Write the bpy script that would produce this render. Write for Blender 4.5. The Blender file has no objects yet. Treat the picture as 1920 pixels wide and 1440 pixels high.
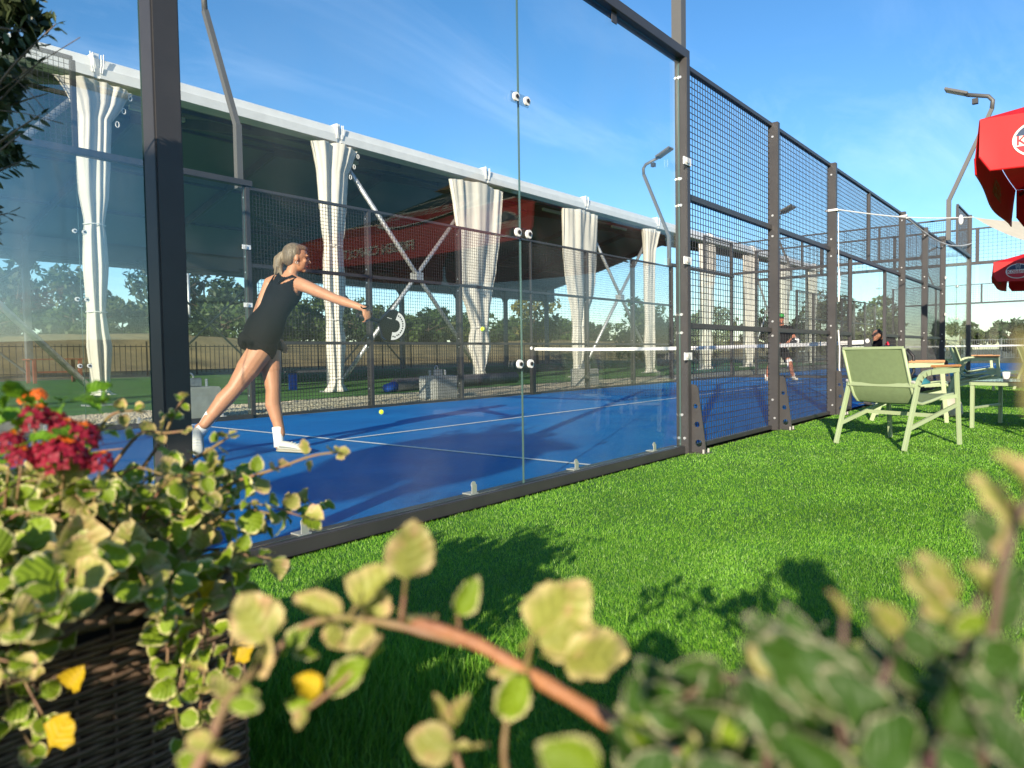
import bpy, bmesh, math, random
import numpy as np
from mathutils import Vector, Matrix

# ------------------------------------------------------------------ camera, sky, sun, exposure
SC = bpy.context.scene
COL = SC.collection
R = math.radians
CAM = Vector((-1.15323, -2.52249, 0.78220))
YAW, PITCH, ROLL, FPX = 0.681884, -0.0407069, -0.0149947, 1349.77
_f = Vector((math.cos(YAW)*math.cos(PITCH), math.sin(YAW)*math.cos(PITCH), math.sin(PITCH)))
_r = Vector((math.sin(YAW), -math.cos(YAW), 0.0))
_u = _r.cross(_f)
FWD = _f
RGT = math.cos(ROLL)*_r + math.sin(ROLL)*_u
UPV = -math.sin(ROLL)*_r + math.cos(ROLL)*_u
cam_d = bpy.data.cameras.new('camera')
cam = bpy.data.objects.new('camera', cam_d)
COL.objects.link(cam)
M3 = Matrix((RGT, UPV, -FWD)).transposed()
cam.matrix_world = Matrix.Translation(CAM) @ M3.to_4x4()
cam_d.sensor_width = 36.0
cam_d.lens = FPX/1920*36.0
cam_d.clip_start = 0.02
cam_d.clip_end = 3000
cam_d.dof.use_dof = True
cam_d.dof.focus_distance = 5.0
cam_d.dof.aperture_fstop = 4.2
SC.camera = cam

SUN_AZ, SUN_EL = R(201.6), R(17.5)          # direction TO the sun, angle from +X towards +Y
SUNV = Vector((math.cos(SUN_AZ)*math.cos(SUN_EL), math.sin(SUN_AZ)*math.cos(SUN_EL), math.sin(SUN_EL)))
sun_d = bpy.data.lights.new('sun', 'SUN')
sun_d.energy = 4.5
sun_d.angle = R(0.53)
sun_d.color = (1.0, 0.86, 0.68)
sun = bpy.data.objects.new('sun', sun_d)
COL.objects.link(sun)
sun.rotation_euler = SUNV.to_track_quat('Z', 'Y').to_euler()
sun.location = SUNV*60

W = bpy.data.worlds.new('World')
SC.world = W
W.use_nodes = True
nt = W.node_tree
nt.nodes.clear()
wo = nt.nodes.new('ShaderNodeOutputWorld')
bg = nt.nodes.new('ShaderNodeBackground')
sky = nt.nodes.new('ShaderNodeTexSky')
sky.sky_type = 'NISHITA'
sky.sun_disc = False
sky.sun_elevation = SUN_EL
sky.sun_rotation = math.pi/2 - SUN_AZ       # sky rotation runs clockwise from +Y
sky.altitude = 0
sky.air_density = 1.0
sky.dust_density = 0.25
sky.ozone_density = 3.6
hsv = nt.nodes.new('ShaderNodeHueSaturation')
hsv.inputs['Saturation'].default_value = 1.17
hsv.inputs['Value'].default_value = 1.0
# thin wisps of high cloud, laid on a flat sheet overhead
tc = nt.nodes.new('ShaderNodeTexCoord')
sep = nt.nodes.new('ShaderNodeSeparateXYZ')
nt.links.new(tc.outputs['Generated'], sep.inputs[0])
def wmath(op, a, b=None, clamp=False):
    n = nt.nodes.new('ShaderNodeMath'); n.operation = op; n.use_clamp = clamp
    for i, v in enumerate((a, b)):
        if v is None: continue
        if isinstance(v, (int, float)): n.inputs[i].default_value = v
        else: nt.links.new(v, n.inputs[i])
    return n.outputs[0]
zz = wmath('MAXIMUM', sep.outputs['Z'], 0.0)
zd = wmath('ADD', zz, 0.10)
cx = wmath('DIVIDE', sep.outputs['X'], zd)
cy = wmath('DIVIDE', sep.outputs['Y'], zd)
cmb = nt.nodes.new('ShaderNodeCombineXYZ')
nt.links.new(cx, cmb.inputs[0]); nt.links.new(cy, cmb.inputs[1])
mp = nt.nodes.new('ShaderNodeMapping')
mp.inputs['Rotation'].default_value = (0, 0, R(-35))
mp.inputs['Scale'].default_value = (0.55, 1.7, 1)
nt.links.new(cmb.outputs[0], mp.inputs[0])
n1 = nt.nodes.new('ShaderNodeTexNoise')
n1.inputs['Scale'].default_value = 1.6; n1.inputs['Detail'].default_value = 8; n1.inputs['Roughness'].default_value = 0.62
n1.inputs['Distortion'].default_value = 0.7
nt.links.new(mp.outputs[0], n1.inputs['Vector'])
n2 = nt.nodes.new('ShaderNodeTexNoise')
n2.inputs['Scale'].default_value = 0.55; n2.inputs['Detail'].default_value = 3
nt.links.new(cmb.outputs[0], n2.inputs['Vector'])
cr = nt.nodes.new('ShaderNodeMapRange')
cr.inputs['From Min'].default_value = 0.47; cr.inputs['From Max'].default_value = 0.80
nt.links.new(n1.outputs['Fac'], cr.inputs['Value'])
cr2 = nt.nodes.new('ShaderNodeMapRange')
cr2.inputs['From Min'].default_value = 0.40; cr2.inputs['From Max'].default_value = 0.62
nt.links.new(n2.outputs['Fac'], cr2.inputs['Value'])
cf = wmath('MULTIPLY', cr.outputs[0], cr2.outputs[0])
cf = wmath('MULTIPLY', cf, 0.17)
nt.links.new(sky.outputs[0], hsv.inputs['Color'])
cmix = nt.nodes.new('ShaderNodeMix'); cmix.data_type = 'RGBA'
nt.links.new(cf, cmix.inputs['Factor'])
nt.links.new(hsv.outputs[0], cmix.inputs['A'])
cmix.inputs['B'].default_value = (8.5, 9.6, 11.0, 1)
nt.links.new(cmix.outputs['Result'], bg.inputs['Color'])
bg.inputs['Strength'].default_value = 0.110
nt.links.new(bg.outputs[0], wo.inputs[0])

SC.view_settings.view_transform = 'Standard'
SC.view_settings.look = 'None'
SC.view_settings.exposure = 0.92
SC.view_settings.gamma = 1.0
SC.view_settings.use_curve_mapping = False
SC.cycles.max_bounces = 10
SC.cycles.transparent_max_bounces = 40
SC.cycles.diffuse_bounces = 3
SC.cycles.glossy_bounces = 4
SC.cycles.transmission_bounces = 6
SC.cycles.caustics_reflective = False
SC.cycles.caustics_refractive = False
SC.cycles.use_denoising = True

random.seed(7)
rng = np.random.default_rng(7)

def at(px, py, D):
    """point of the place at depth D (metres) seen in that direction of the photograph"""
    return CAM + D*(FWD + RGT*((px-960)/FPX) - UPV*((py-720)/FPX))

# ------------------------------------------------------------------ materials
def mat(name, color, rough=0.6, metal=0.0, spec=0.5, noise=0.0, nscale=20.0, bump=0.0, bscale=60.0, vary=0.0, coat=0.0,
        trans=0.0, color2=None, ndetail=4.0, stretch=None):
    m = bpy.data.materials.new(name)
    m.use_nodes = True
    t = m.node_tree
    b = t.nodes['Principled BSDF']
    b.inputs['Roughness'].default_value = rough
    b.inputs['Metallic'].default_value = metal
    b.inputs['Specular IOR Level'].default_value = spec
    b.inputs['Coat Weight'].default_value = coat
    col = (*color, 1)
    b.inputs['Base Color'].default_value = col
    out = None
    co = t.nodes.new('ShaderNodeTexCoord')
    src = co.outputs['Object']
    if stretch:
        mpn = t.nodes.new('ShaderNodeMapping'); mpn.inputs['Scale'].default_value = stretch
        t.links.new(src, mpn.inputs[0]); src = mpn.outputs[0]
    if noise or color2:
        n = t.nodes.new('ShaderNodeTexNoise')
        n.inputs['Scale'].default_value = nscale; n.inputs['Detail'].default_value = ndetail; n.inputs['Roughness'].default_value = 0.6
        t.links.new(src, n.inputs['Vector'])
        rp = t.nodes.new('ShaderNodeValToRGB')
        c2 = color2 or tuple(min(1, c*(1+noise)) for c in color)
        c1 = color if color2 else tuple(c*(1-noise) for c in color)
        rp.color_ramp.elements[0].color = (*c1, 1); rp.color_ramp.elements[1].color = (*c2, 1)
        rp.color_ramp.elements[0].position = 0.32; rp.color_ramp.elements[1].position = 0.68
        t.links.new(n.outputs['Fac'], rp.inputs['Fac'])
        out = rp.outputs[0]
    if vary:
        oi = t.nodes.new('ShaderNodeObjectInfo')
        h = t.nodes.new('ShaderNodeHueSaturation')
        mr = t.nodes.new('ShaderNodeMapRange')
        mr.inputs['To Min'].default_value = 1-vary; mr.inputs['To Max'].default_value = 1+vary
        t.links.new(oi.outputs['Random'], mr.inputs['Value'])
        t.links.new(mr.outputs[0], h.inputs['Value'])
        if out: t.links.new(out, h.inputs['Color'])
        else: h.inputs['Color'].default_value = col
        out = h.outputs[0]
    if out: t.links.new(out, b.inputs['Base Color'])
    if bump:
        n = t.nodes.new('ShaderNodeTexNoise'); n.inputs['Scale'].default_value = bscale; n.inputs['Detail'].default_value = 5
        t.links.new(src, n.inputs['Vector'])
        bm_ = t.nodes.new('ShaderNodeBump'); bm_.inputs['Strength'].default_value = bump; bm_.inputs['Distance'].default_value = 0.01
        t.links.new(n.outputs['Fac'], bm_.inputs['Height'])
        t.links.new(bm_.outputs[0], b.inputs['Normal'])
    if trans:
        tr = t.nodes.new('ShaderNodeBsdfTranslucent')
        if out: t.links.new(out, tr.inputs['Color'])
        else: tr.inputs['Color'].default_value = col
        mx = t.nodes.new('ShaderNodeMixShader'); mx.inputs[0].default_value = trans
        t.links.new(b.outputs[0], mx.inputs[1]); t.links.new(tr.outputs[0], mx.inputs[2])
        t.links.new(mx.outputs[0], t.nodes['Material Output'].inputs['Surface'])
    return m

def glass_mat(name, tint, rough=0.0):
    m = bpy.data.materials.new(name); m.use_nodes = True
    t = m.node_tree; t.nodes.clear()
    o = t.nodes.new('ShaderNodeOutputMaterial')
    tr = t.nodes.new('ShaderNodeBsdfTransparent'); tr.inputs[0].default_value = (*tint, 1)
    gl = t.nodes.new('ShaderNodeBsdfGlossy'); gl.inputs['Roughness'].default_value = rough
    gl.inputs['Color'].default_value = (0.95, 1, 0.98, 1)
    fr = t.nodes.new('ShaderNodeFresnel'); 
    # the same reflectance on both faces of the pane (the node inverts the index on the inner face)
    ge = t.nodes.new('ShaderNodeNewGeometry')
    ir = t.nodes.new('ShaderNodeMapRange'); ir.inputs['To Min'].default_value = 1.30; ir.inputs['To Max'].default_value = 1/1.30
    t.links.new(ge.outputs['Backfacing'], ir.inputs['Value']); t.links.new(ir.outputs[0], fr.inputs['IOR'])
    # faint smears of dust on the pane
    co = t.nodes.new('ShaderNodeTexCoord')
    n = t.nodes.new('ShaderNodeTexNoise'); n.inputs['Scale'].default_value = 1.3; n.inputs['Detail'].default_value = 6
    t.links.new(co.outputs['Object'], n.inputs['Vector'])
    mr = t.nodes.new('ShaderNodeMapRange'); mr.inputs['From Min'].default_value = 0.45; mr.inputs['From Max'].default_value = 0.8
    mr.inputs['To Max'].default_value = 0.035
    t.links.new(n.outputs['Fac'], mr.inputs['Value'])
    df = t.nodes.new('ShaderNodeBsdfDiffuse'); df.inputs[0].default_value = (0.75, 0.75, 0.72, 1)
    mx = t.nodes.new('ShaderNodeMixShader'); mx2 = t.nodes.new('ShaderNodeMixShader')
    t.links.new(mr.outputs[0], mx2.inputs[0]); t.links.new(tr.outputs[0], mx2.inputs[1]); t.links.new(df.outputs[0], mx2.inputs[2])
    t.links.new(fr.outputs[0], mx.inputs[0]); t.links.new(mx2.outputs[0], mx.inputs[1]); t.links.new(gl.outputs[0], mx.inputs[2])
    t.links.new(mx.outputs[0], o.inputs['Surface'])
    return m

M = {}
M['steel'] = mat('dark_powder_coat', (0.037, 0.036, 0.038), 0.42, spec=0.5, color2=(0.050, 0.048, 0.049), nscale=5, ndetail=10, bump=0.05, bscale=300)
M['wire'] = mat('black_wire', (0.022, 0.023, 0.026), 0.5)
M['galv'] = mat('galvanised_steel', (0.42, 0.44, 0.46), 0.45, metal=0.6, noise=0.25, nscale=14)
M['bolt'] = mat('bolt_steel', (0.75, 0.75, 0.74), 0.3, metal=0.7)
M['inox'] = mat('polished_steel', (0.62, 0.60, 0.56), 0.35, metal=0.35)
M['glass'] = glass_mat('clear_glass', (0.955, 0.975, 0.965))
M['glass_edge'] = mat('glass_edge', (0.07, 0.13, 0.12), 0.12, spec=0.8)
M['acrylic'] = glass_mat('acrylic_plate', (0.80, 0.83, 0.83), 0.25)
M['whitep'] = mat('white_plastic', (0.82, 0.82, 0.80), 0.4)
M['blackp'] = mat('black_plastic', (0.02, 0.02, 0.022), 0.45)
M['pvc'] = mat('white_tent_fabric', (0.78, 0.79, 0.78), 0.55, noise=0.05, nscale=1.5, trans=0.12)
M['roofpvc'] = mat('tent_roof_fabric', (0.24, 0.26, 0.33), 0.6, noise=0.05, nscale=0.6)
M['eave'] = mat('eave_profile', (0.66, 0.68, 0.68), 0.4, noise=0.06, nscale=3)
M['eavecap'] = mat('eave_cap', (0.50, 0.53, 0.54), 0.5, noise=0.08, nscale=2)
M['curtain'] = mat('cream_curtain_fabric', (0.70, 0.68, 0.61), 0.62, noise=0.05, nscale=2.5, bump=0.25, bscale=9, trans=0.2)
M['tentsteel'] = mat('grey_tent_post', (0.13, 0.15, 0.16), 0.5, noise=0.1, nscale=3)
M['concrete'] = mat('concrete', (0.42, 0.42, 0.39), 0.85, noise=0.14, nscale=7, bump=0.3, bscale=40)
M['soil'] = mat('potting_soil', (0.03, 0.022, 0.015), 0.95, noise=0.4, nscale=60, bump=0.8, bscale=90)

def court_blue():
    m = mat('blue_court_turf', (0.012, 0.085, 0.40), 0.75, spec=0.25)
    t = m.node_tree; b = t.nodes['Principled BSDF']
    co = t.nodes.new('ShaderNodeTexCoord')
    def nz(scale, det, sx=(1, 1, 1), lo=0.3, hi=0.7):
        mpn = t.nodes.new('ShaderNodeMapping'); mpn.inputs['Scale'].default_value = sx
        t.links.new(co.outputs['Object'], mpn.inputs[0])
        n = t.nodes.new('ShaderNodeTexNoise'); n.inputs['Scale'].default_value = scale; n.inputs['Detail'].default_value = det
        n.inputs['Roughness'].default_value = 0.65
        t.links.new(mpn.outputs[0], n.inputs['Vector'])
        r = t.nodes.new('ShaderNodeMapRange'); r.inputs['From Min'].default_value = lo; r.inputs['From Max'].default_value = hi
        t.links.new(n.outputs['Fac'], r.inputs['Value'])
        return r.outputs[0]
    base = t.nodes.new('ShaderNodeMix'); base.data_type = 'RGBA'
    base.inputs['A'].default_value = (0.001, 0.140, 0.46, 1); base.inputs['B'].default_value = (0.003, 0.205, 0.57, 1)
    t.links.new(nz(1.1, 5), base.inputs['Factor'])
    # sand brushed into the pile: short pale streaks
    sand = t.nodes.new('ShaderNodeMix'); sand.data_type = 'RGBA'
    mul = t.nodes.new('ShaderNodeMath'); mul.operation = 'MULTIPLY'; mul.inputs[1].default_value = 0.62
    t.links.new(nz(7, 6, (0.55, 3.2, 1), 0.60, 0.82), mul.inputs[0])
    t.links.new(mul.outputs[0], sand.inputs['Factor'])
    t.links.new(base.outputs['Result'], sand.inputs['A']); sand.inputs['B'].default_value = (0.20, 0.32, 0.56, 1)
    grain = t.nodes.new('ShaderNodeMix'); grain.data_type = 'RGBA'; grain.blend_type = 'MULTIPLY'; grain.inputs['Factor'].default_value = 0.5
    t.links.new(sand.outputs['Result'], grain.inputs['A'])
    gr = t.nodes.new('ShaderNodeValToRGB'); gr.color_ramp.elements[0].color = (0.5, 0.5, 0.5, 1); gr.color_ramp.elements[1].color = (1.3, 1.3, 1.3, 1)
    t.links.new(nz(140, 3), gr.inputs[0]); t.links.new(gr.outputs[0], grain.inputs['B'])
    t.links.new(grain.outputs['Result'], b.inputs['Base Color'])
    n = t.nodes.new('ShaderNodeTexNoise'); n.inputs['Scale'].default_value = 180; n.inputs['Detail'].default_value = 3
    t.links.new(co.outputs['Object'], n.inputs['Vector'])
    bp = t.nodes.new('ShaderNodeBump'); bp.inputs['Strength'].default_value = 0.6; bp.inputs['Distance'].default_value = 0.01
    t.links.new(n.outputs['Fac'], bp.inputs['Height']); t.links.new(bp.outputs[0], b.inputs['Normal'])
    return m
M['court'] = court_blue()
M['line'] = mat('white_court_line', (0.78, 0.80, 0.80), 0.7, noise=0.08, nscale=30)
M['turf'] = mat('green_turf_base', (0.035, 0.140, 0.012), 0.9, noise=0.25, nscale=2.0)
M['turf2'] = mat('green_turf_far', (0.045, 0.150, 0.018), 0.9, noise=0.3, nscale=1.2, bump=0.4, bscale=90)
M['dirt'] = mat('dry_ground', (0.20, 0.16, 0.085), 0.95, color2=(0.11, 0.12, 0.05), nscale=0.12, ndetail=8)
M['drygrass'] = mat('dry_grass', (0.24, 0.18, 0.07), 0.95, color2=(0.10, 0.085, 0.035), nscale=0.5, ndetail=8, bump=0.6, bscale=3)
M['gravelbase'] = mat('gravel_bed', (0.30, 0.27, 0.20), 0.95, noise=0.35, nscale=35, bump=0.8, bscale=60)
M['pebble'] = mat('pale_pebbles', (0.55, 0.48, 0.34), 0.85, color2=(0.34, 0.30, 0.24), nscale=14)

# ------------------------------------------------------------------ mesh helpers
class MB:
    def __init__(s): s.v = []; s.f = []
    def add(s, vs, fs):
        o = len(s.v); s.v += [tuple(v) for v in vs]; s.f += [tuple(i+o for i in f) for f in fs]; return s
    def box(s, lo, hi):
        (a, b, c), (d, e, g) = lo, hi
        return s.add([(a,b,c),(d,b,c),(d,e,c),(a,e,c),(a,b,g),(d,b,g),(d,e,g),(a,e,g)],
                     [(0,3,2,1),(4,5,6,7),(0,1,5,4),(1,2,6,5),(2,3,7,6),(3,0,4,7)])
    def bar(s, p, q, w, h=None, up=(0, 0, 1)):
        p = Vector(p); q = Vector(q); h = h or w
        d = (q-p).normalized(); u = Vector(up)
        if abs(d.dot(u)) > 0.98: u = Vector((1, 0, 0))
        a = d.cross(u).normalized()*(w/2); b = a.cross(d).normalized()*(h/2)
        vs = [p-a-b, p+a-b, p+a+b, p-a+b, q-a-b, q+a-b, q+a+b, q-a+b]
        return s.add(vs, [(0,1,2,3),(7,6,5,4),(0,4,5,1),(1,5,6,2),(2,6,7,3),(3,7,4,0)])
    def tube(s, pts, r, n=8, cap=True):
        pts = [Vector(p) for p in pts]; k = len(pts)
        rs = r if isinstance(r, (list, tuple)) else [r]*k
        prev = None; rings = []
        for i, p in enumerate(pts):
            d = (pts[min(i+1, k-1)]-pts[max(i-1, 0)])
            d = d.normalized() if d.length > 1e-9 else Vector((0, 0, 1))
            if prev is None:
                u = Vector((0, 0, 1)) if abs(d.z) < 0.9 else Vector((1, 0, 0))
                a = d.cross(u).normalized()
            else:
                a = (prev - d*prev.dot(d)).normalized()
            prev = a; b = d.cross(a)
            rings.append([p+(a*math.cos(2*math.pi*j/n)+b*math.sin(2*math.pi*j/n))*rs[i] for j in range(n)])
        vs = [v for g in rings for v in g]; fs = []
        for i in range(k-1):
            for j in range(n):
                fs.append((i*n+j, i*n+(j+1) % n, (i+1)*n+(j+1) % n, (i+1)*n+j))
        if cap:
            fs.append(tuple(range(n-1, -1, -1))); fs.append(tuple((k-1)*n+j for j in range(n)))
        return s.add(vs, fs)
    def disc(s, c, nrm, r, h, n=12):
        c = Vector(c); nrm = Vector(nrm).normalized()
        return s.tube([c, c+nrm*h], r, n)
    def prism(s, poly, off):
        off = Vector(off); n = len(poly); vs = [Vector(p) for p in poly]
        vs = vs + [v+off for v in vs]
        fs = [tuple(range(n-1, -1, -1)), tuple(range(n, 2*n))] + [(i, (i+1) % n, n+(i+1) % n, n+i) for i in range(n)]
        return s.add(vs, fs)
    def ball(s, c, r, nu=12, nv=8):
        c = Vector(c); rx = r if isinstance(r, (tuple, list)) else (r, r, r)
        vs = [c+Vector((0, 0, rx[2]))]
        for i in range(1, nv):
            t = math.pi*i/nv
            for j in range(nu):
                p = 2*math.pi*j/nu
                vs.append(c+Vector((rx[0]*math.sin(t)*math.cos(p), rx[1]*math.sin(t)*math.sin(p), rx[2]*math.cos(t))))
        vs.append(c-Vector((0, 0, rx[2]))); L = len(vs)-1
        fs = [(0, 1+j, 1+(j+1) % nu) for j in range(nu)]
        for i in range(nv-2):
            for j in range(nu):
                a = 1+i*nu+j; b = 1+i*nu+(j+1) % nu
                fs.append((a, a+nu, b+nu, b))
        o = 1+(nv-2)*nu
        fs += [(o+j, L, o+(j+1) % nu) for j in range(nu)]
        return s.add(vs, fs)
    def mesh(s, name, m, smooth=False):
        me = bpy.data.meshes.new(name)
        me.from_pydata(s.v, [], s.f)
        if m is not None:
            for k in (m if isinstance(m, (list, tuple)) else [m]): me.materials.append(k)
        if smooth: me.polygons.foreach_set('use_smooth', [True]*len(me.polygons))
        me.update()
        return me
    def build(s, name, m, parent=None, smooth=False, bevel=0.0, **props):
        me = s.mesh(name, m, smooth)
        if bevel: do_bevel(me, bevel)
        return link(name, me, parent, **props)

def do_bevel(me, w, seg=2):
    bm = bmesh.new(); bm.from_mesh(me)
    es = [e for e in bm.edges if len(e.link_faces) == 2 and e.calc_face_angle() > 0.6]
    bmesh.ops.bevel(bm, geom=es, offset=w, segments=seg, affect='EDGES', clamp_overlap=True)
    bm.to_mesh(me); bm.free()
    me.update()

def link(name, me, parent=None, **props):
    o = bpy.data.objects.new(name, me)
    COL.objects.link(o)
    if parent is not None:
        o.parent = parent
        if parent.get('_w'):                       # geometry given in world coordinates
            o.location = -world_loc(parent); o['_w'] = 1
    for k, v in props.items(): o[k] = v
    return o

def world_loc(o):
    v = Vector(o.location)
    while o.parent is not None:
        o = o.parent; v += o.location
    return v

def thing(name, label, cat, loc=(0, 0, 0), rz=0.0, group=None, world=False):
    """an Empty at the base of a thing; with world=True its parts are given in world coordinates"""
    o = bpy.data.objects.new(name, None); COL.objects.link(o)
    o.location = loc; o.rotation_euler = (0, 0, rz); o.empty_display_size = 0.2
    o['label'] = label; o['category'] = cat
    if group: o['group'] = group
    if world: o['_w'] = 1
    return o
def tag(o, label, cat, group=None):
    o['label'] = label; o['category'] = cat
    if group: o['group'] = group
    return o
def struct(name, mb, m, parent=None):
    o = mb.build(name, m, parent)
    if parent is None: o['kind'] = 'structure'
    return o
def copy_tree(o, parent=None):
    c = o.copy(); COL.objects.link(c)
    if parent is not None: c.parent = parent
    for ch in list(o.children): copy_tree(ch, c)
    return c
def sheet(lo, hi, z, nx=1, ny=1):
    mb = MB(); xs = np.linspace(lo[0], hi[0], nx+1); ys = np.linspace(lo[1], hi[1], ny+1)
    vs = [(x, y, z) for y in ys for x in xs]
    fs = [(j*(nx+1)+i, j*(nx+1)+i+1, (j+1)*(nx+1)+i+1, (j+1)*(nx+1)+i) for j in range(ny) for i in range(nx)]
    return mb.add(vs, fs)
def npmesh(name, V, F, m, smooth=False):
    """mesh from numpy arrays, F of constant width"""
    me = bpy.data.meshes.new(name)
    V = np.asarray(V, np.float32); F = np.asarray(F, np.int32); k = F.shape[1]
    me.vertices.add(len(V)); me.vertices.foreach_set('co', V.ravel())
    me.loops.add(F.size); me.loops.foreach_set('vertex_index', F.ravel())
    me.polygons.add(len(F)); me.polygons.foreach_set('loop_start', np.arange(0, F.size, k, dtype=np.int32))
    if smooth: me.polygons.foreach_set('use_smooth', np.ones(len(F), bool))
    for q in (m if isinstance(m, (list, tuple)) else [m]): me.materials.append(q)
    me.update(calc_edges=True); me.validate()
    return me

# ------------------------------------------------------------------ ground, court surface, lines, lawn
struct('ground', sheet((-260, -260), (420, 420), -0.03), M['dirt'])
struct('lawn', sheet((-14, -14), (60, -0.10), 0.0), M['turf'])
struct('court_surface', sheet((0, 0.0), (20, 6), 0.004), M['court'])
struct('court_surface', sheet((22, -4.0), (42, 6), 0.004), M['court'])
struct('gravel_bed', sheet((-12, 6.12), (46, 8.9), -0.010), M['gravelbase'])
struct('gravel_bed', sheet((-12, -0.10), (0, 6.12), -0.010), M['gravelbase'])
struct('tent_turf', sheet((-12, 8.9), (46, 31.5), 0.002), M['turf2'])
for lo, hi, nm in (((3.03, 0.03), (3.08, 5.97), 'service_line'), ((3.08, 2.975), (16.92, 3.025), 'centre_line'), ((16.92, 0.03), (16.97, 5.97), 'service_line')):
    struct(nm, sheet(lo, hi, 0.009), M['line'])
for lo, hi, nm in (((25.05, -3.97), (25.1, 5.97), 'service_line'), ((25.1, 0.975), (38.9, 1.025), 'centre_line'), ((38.9, -3.97), (38.95, 5.97), 'service_line')):
    struct(nm, sheet(lo, hi, 0.009), M['line'])
# dry bank far behind the tent
mb = MB(); nx, ny = 60, 8; vs = []
for j in range(ny+1):
    t = j/ny
    for i in range(nx+1):
        x = -40+i*(230/nx)
        z = 2.3*(t*t*(3-2*t))*(1+0.12*math.sin(x*0.11)+0.06*math.sin(x*0.31+1))-0.03
        vs.append((x, 35+t*12, z))
for i in range(nx+1): vs.append((-40+i*(230/nx), 160, 1.6))
fs = [(j*(nx+1)+i, j*(nx+1)+i+1, (j+1)*(nx+1)+i+1, (j+1)*(nx+1)+i) for j in range(ny+1) for i in range(nx)]
struct('grass_bank', mb.add(vs, fs), M['drygrass'])

# pebbles of the gravel strip (uncountable)
def pebbles(n, lo, hi, dens=None):
    P = np.stack([rng.uniform(lo[0], hi[0], n), rng.uniform(lo[1], hi[1], n), np.full(n, -0.004)], 1)
    s = rng.uniform(0.012, 0.026, n)
    base = np.array([[1,0,0],[0,1,0],[-1,0,0],[0,-1,0],[0,0,.75],[0,0,-.75]], np.float32)
    fc = np.array([[0,1,4],[1,2,4],[2,3,4],[3,0,4],[1,0,5],[2,1,5],[3,2,5],[0,3,5]])
    jit = 1+rng.uniform(-.35, .35, (n, 6, 1))
    V = P[:, None, :]+base[None]*s[:, None, None]*jit*np.array([1.25, 1, 1])
    F = fc[None]+6*np.arange(n)[:, None, None]
    return V.reshape(-1, 3), F.reshape(-1, 3)
V, F = pebbles(21000, (2.5, 6.2), (19, 8.9))
o = link('gravel', npmesh('gravel', V, F, M['pebble']), None, kind='stuff')
# ------------------------------------------------------------------ court enclosure
PANE = 0.012
def pane(parent, lo, hi):
    """glass pane: two faces of clear glass and four green-tinted edges"""
    mb = MB().box(lo, hi)
    me = mb.mesh('glass_pane', [M['glass'], M['glass_edge']])
    d = [hi[i]-lo[i] for i in range(3)]; k = d.index(min(d))
    for p in me.polygons:
        if abs(p.normal[k]) < 0.5: p.material_index = 1
    return link('glass_pane', me, parent)
def wires(parent, axis, c, a0, a1, z0, z1, step=0.05, r=0.0024):
    """welded wire mesh; axis 0: runs along X at Y=c, axis 1: runs along Y at X=c"""
    n = int(round((a1-a0)/step)); k = int(round((z1-z0)/step))
    V = []; F = []
    def add(lo, hi):
        o = len(V)
        (a, b, cc), (d, e, g) = lo, hi
        V.extend([(a,b,cc),(d,b,cc),(d,e,cc),(a,e,cc),(a,b,g),(d,b,g),(d,e,g),(a,e,g)])
        F.extend([(o,o+3,o+2,o+1),(o+4,o+5,o+6,o+7),(o,o+1,o+5,o+4),(o+1,o+2,o+6,o+5),(o+2,o+3,o+7,o+6),(o+3,o,o+4,o+7)])
    for i in range(1, n):
        a = a0+(a1-a0)*i/n
        add(((a-r, c-r, z0), (a+r, c+r, z1)) if axis == 0 else ((c-r, a-r, z0), (c+r, a+r, z1))[0:2] if axis == 0 else None) if False else None
        if axis == 0: add((a-r, c-r, z0), (a+r, c+r, z1))
        else: add((c-r, a-r, z0), (c+r, a+r, z1))
    for i in range(1, k):
        z = z0+(z1-z0)*i/k
        if axis == 0: add((a0, c+r, z-r), (a1, c+3*r, z+r))
        else: add((c+r, a0, z-r), (c+3*r, a1, z+r))
    o = MB(); o.v = V; o.f = F
    ob = o.build('wire_mesh', M['wire'], parent); ob['kind'] = 'stuff'
    return ob
_bolt = MB().disc((0, 0, 0), (-1, 0, 0), 0.011, 0.008, 8).mesh('bolt', M['bolt'])
def bolt(parent, p):
    o = link('bolt', _bolt, parent); o.location = Vector(p); return o

def seam_clamp(parent, x, z, y, sgn, axis=0):
    """clear plate with two round steel knobs joining two panes"""
    def P(u, v, w): return (x+u, y+sgn*w, z+v) if axis == 0 else (y+sgn*w, x+u, z+v)
    lo = P(-0.075, -0.028, 0.001); hi = P(0.075, 0.028, 0.009)
    lo, hi = tuple(map(min, lo, hi)), tuple(map(max, lo, hi))
    c = MB().box(lo, hi).build('clamp', M['acrylic'], parent)
    for u in (-0.048, 0.048):
        nrm = P(0, 0, 1); b = P(u, 0, 0.010); n = Vector(P(0, 0, 1))-Vector(P(0, 0, 0))
        k = MB().disc(b, n, 0.024, 0.014, 16).build('knob', M['whitep'], c)
        MB().disc(Vector(b)+n*0.0142, n, 0.011, 0.006, 10).build('screw', M['blackp'], c)
    return c
def post_clamp(parent, x, z, y, sgn):
    lo = (x-0.075, min(y, y+sgn*0.01), z-0.028); hi = (x+0.045, max(y, y+sgn*0.01), z+0.028)
    c = MB().box(lo, hi).build('clamp', M['whitep'], parent)
    MB().disc((x-0.03, y+sgn*0.0105, z), (0, sgn, 0), 0.02, 0.012, 14).build('knob', M['inox'], c)
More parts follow.
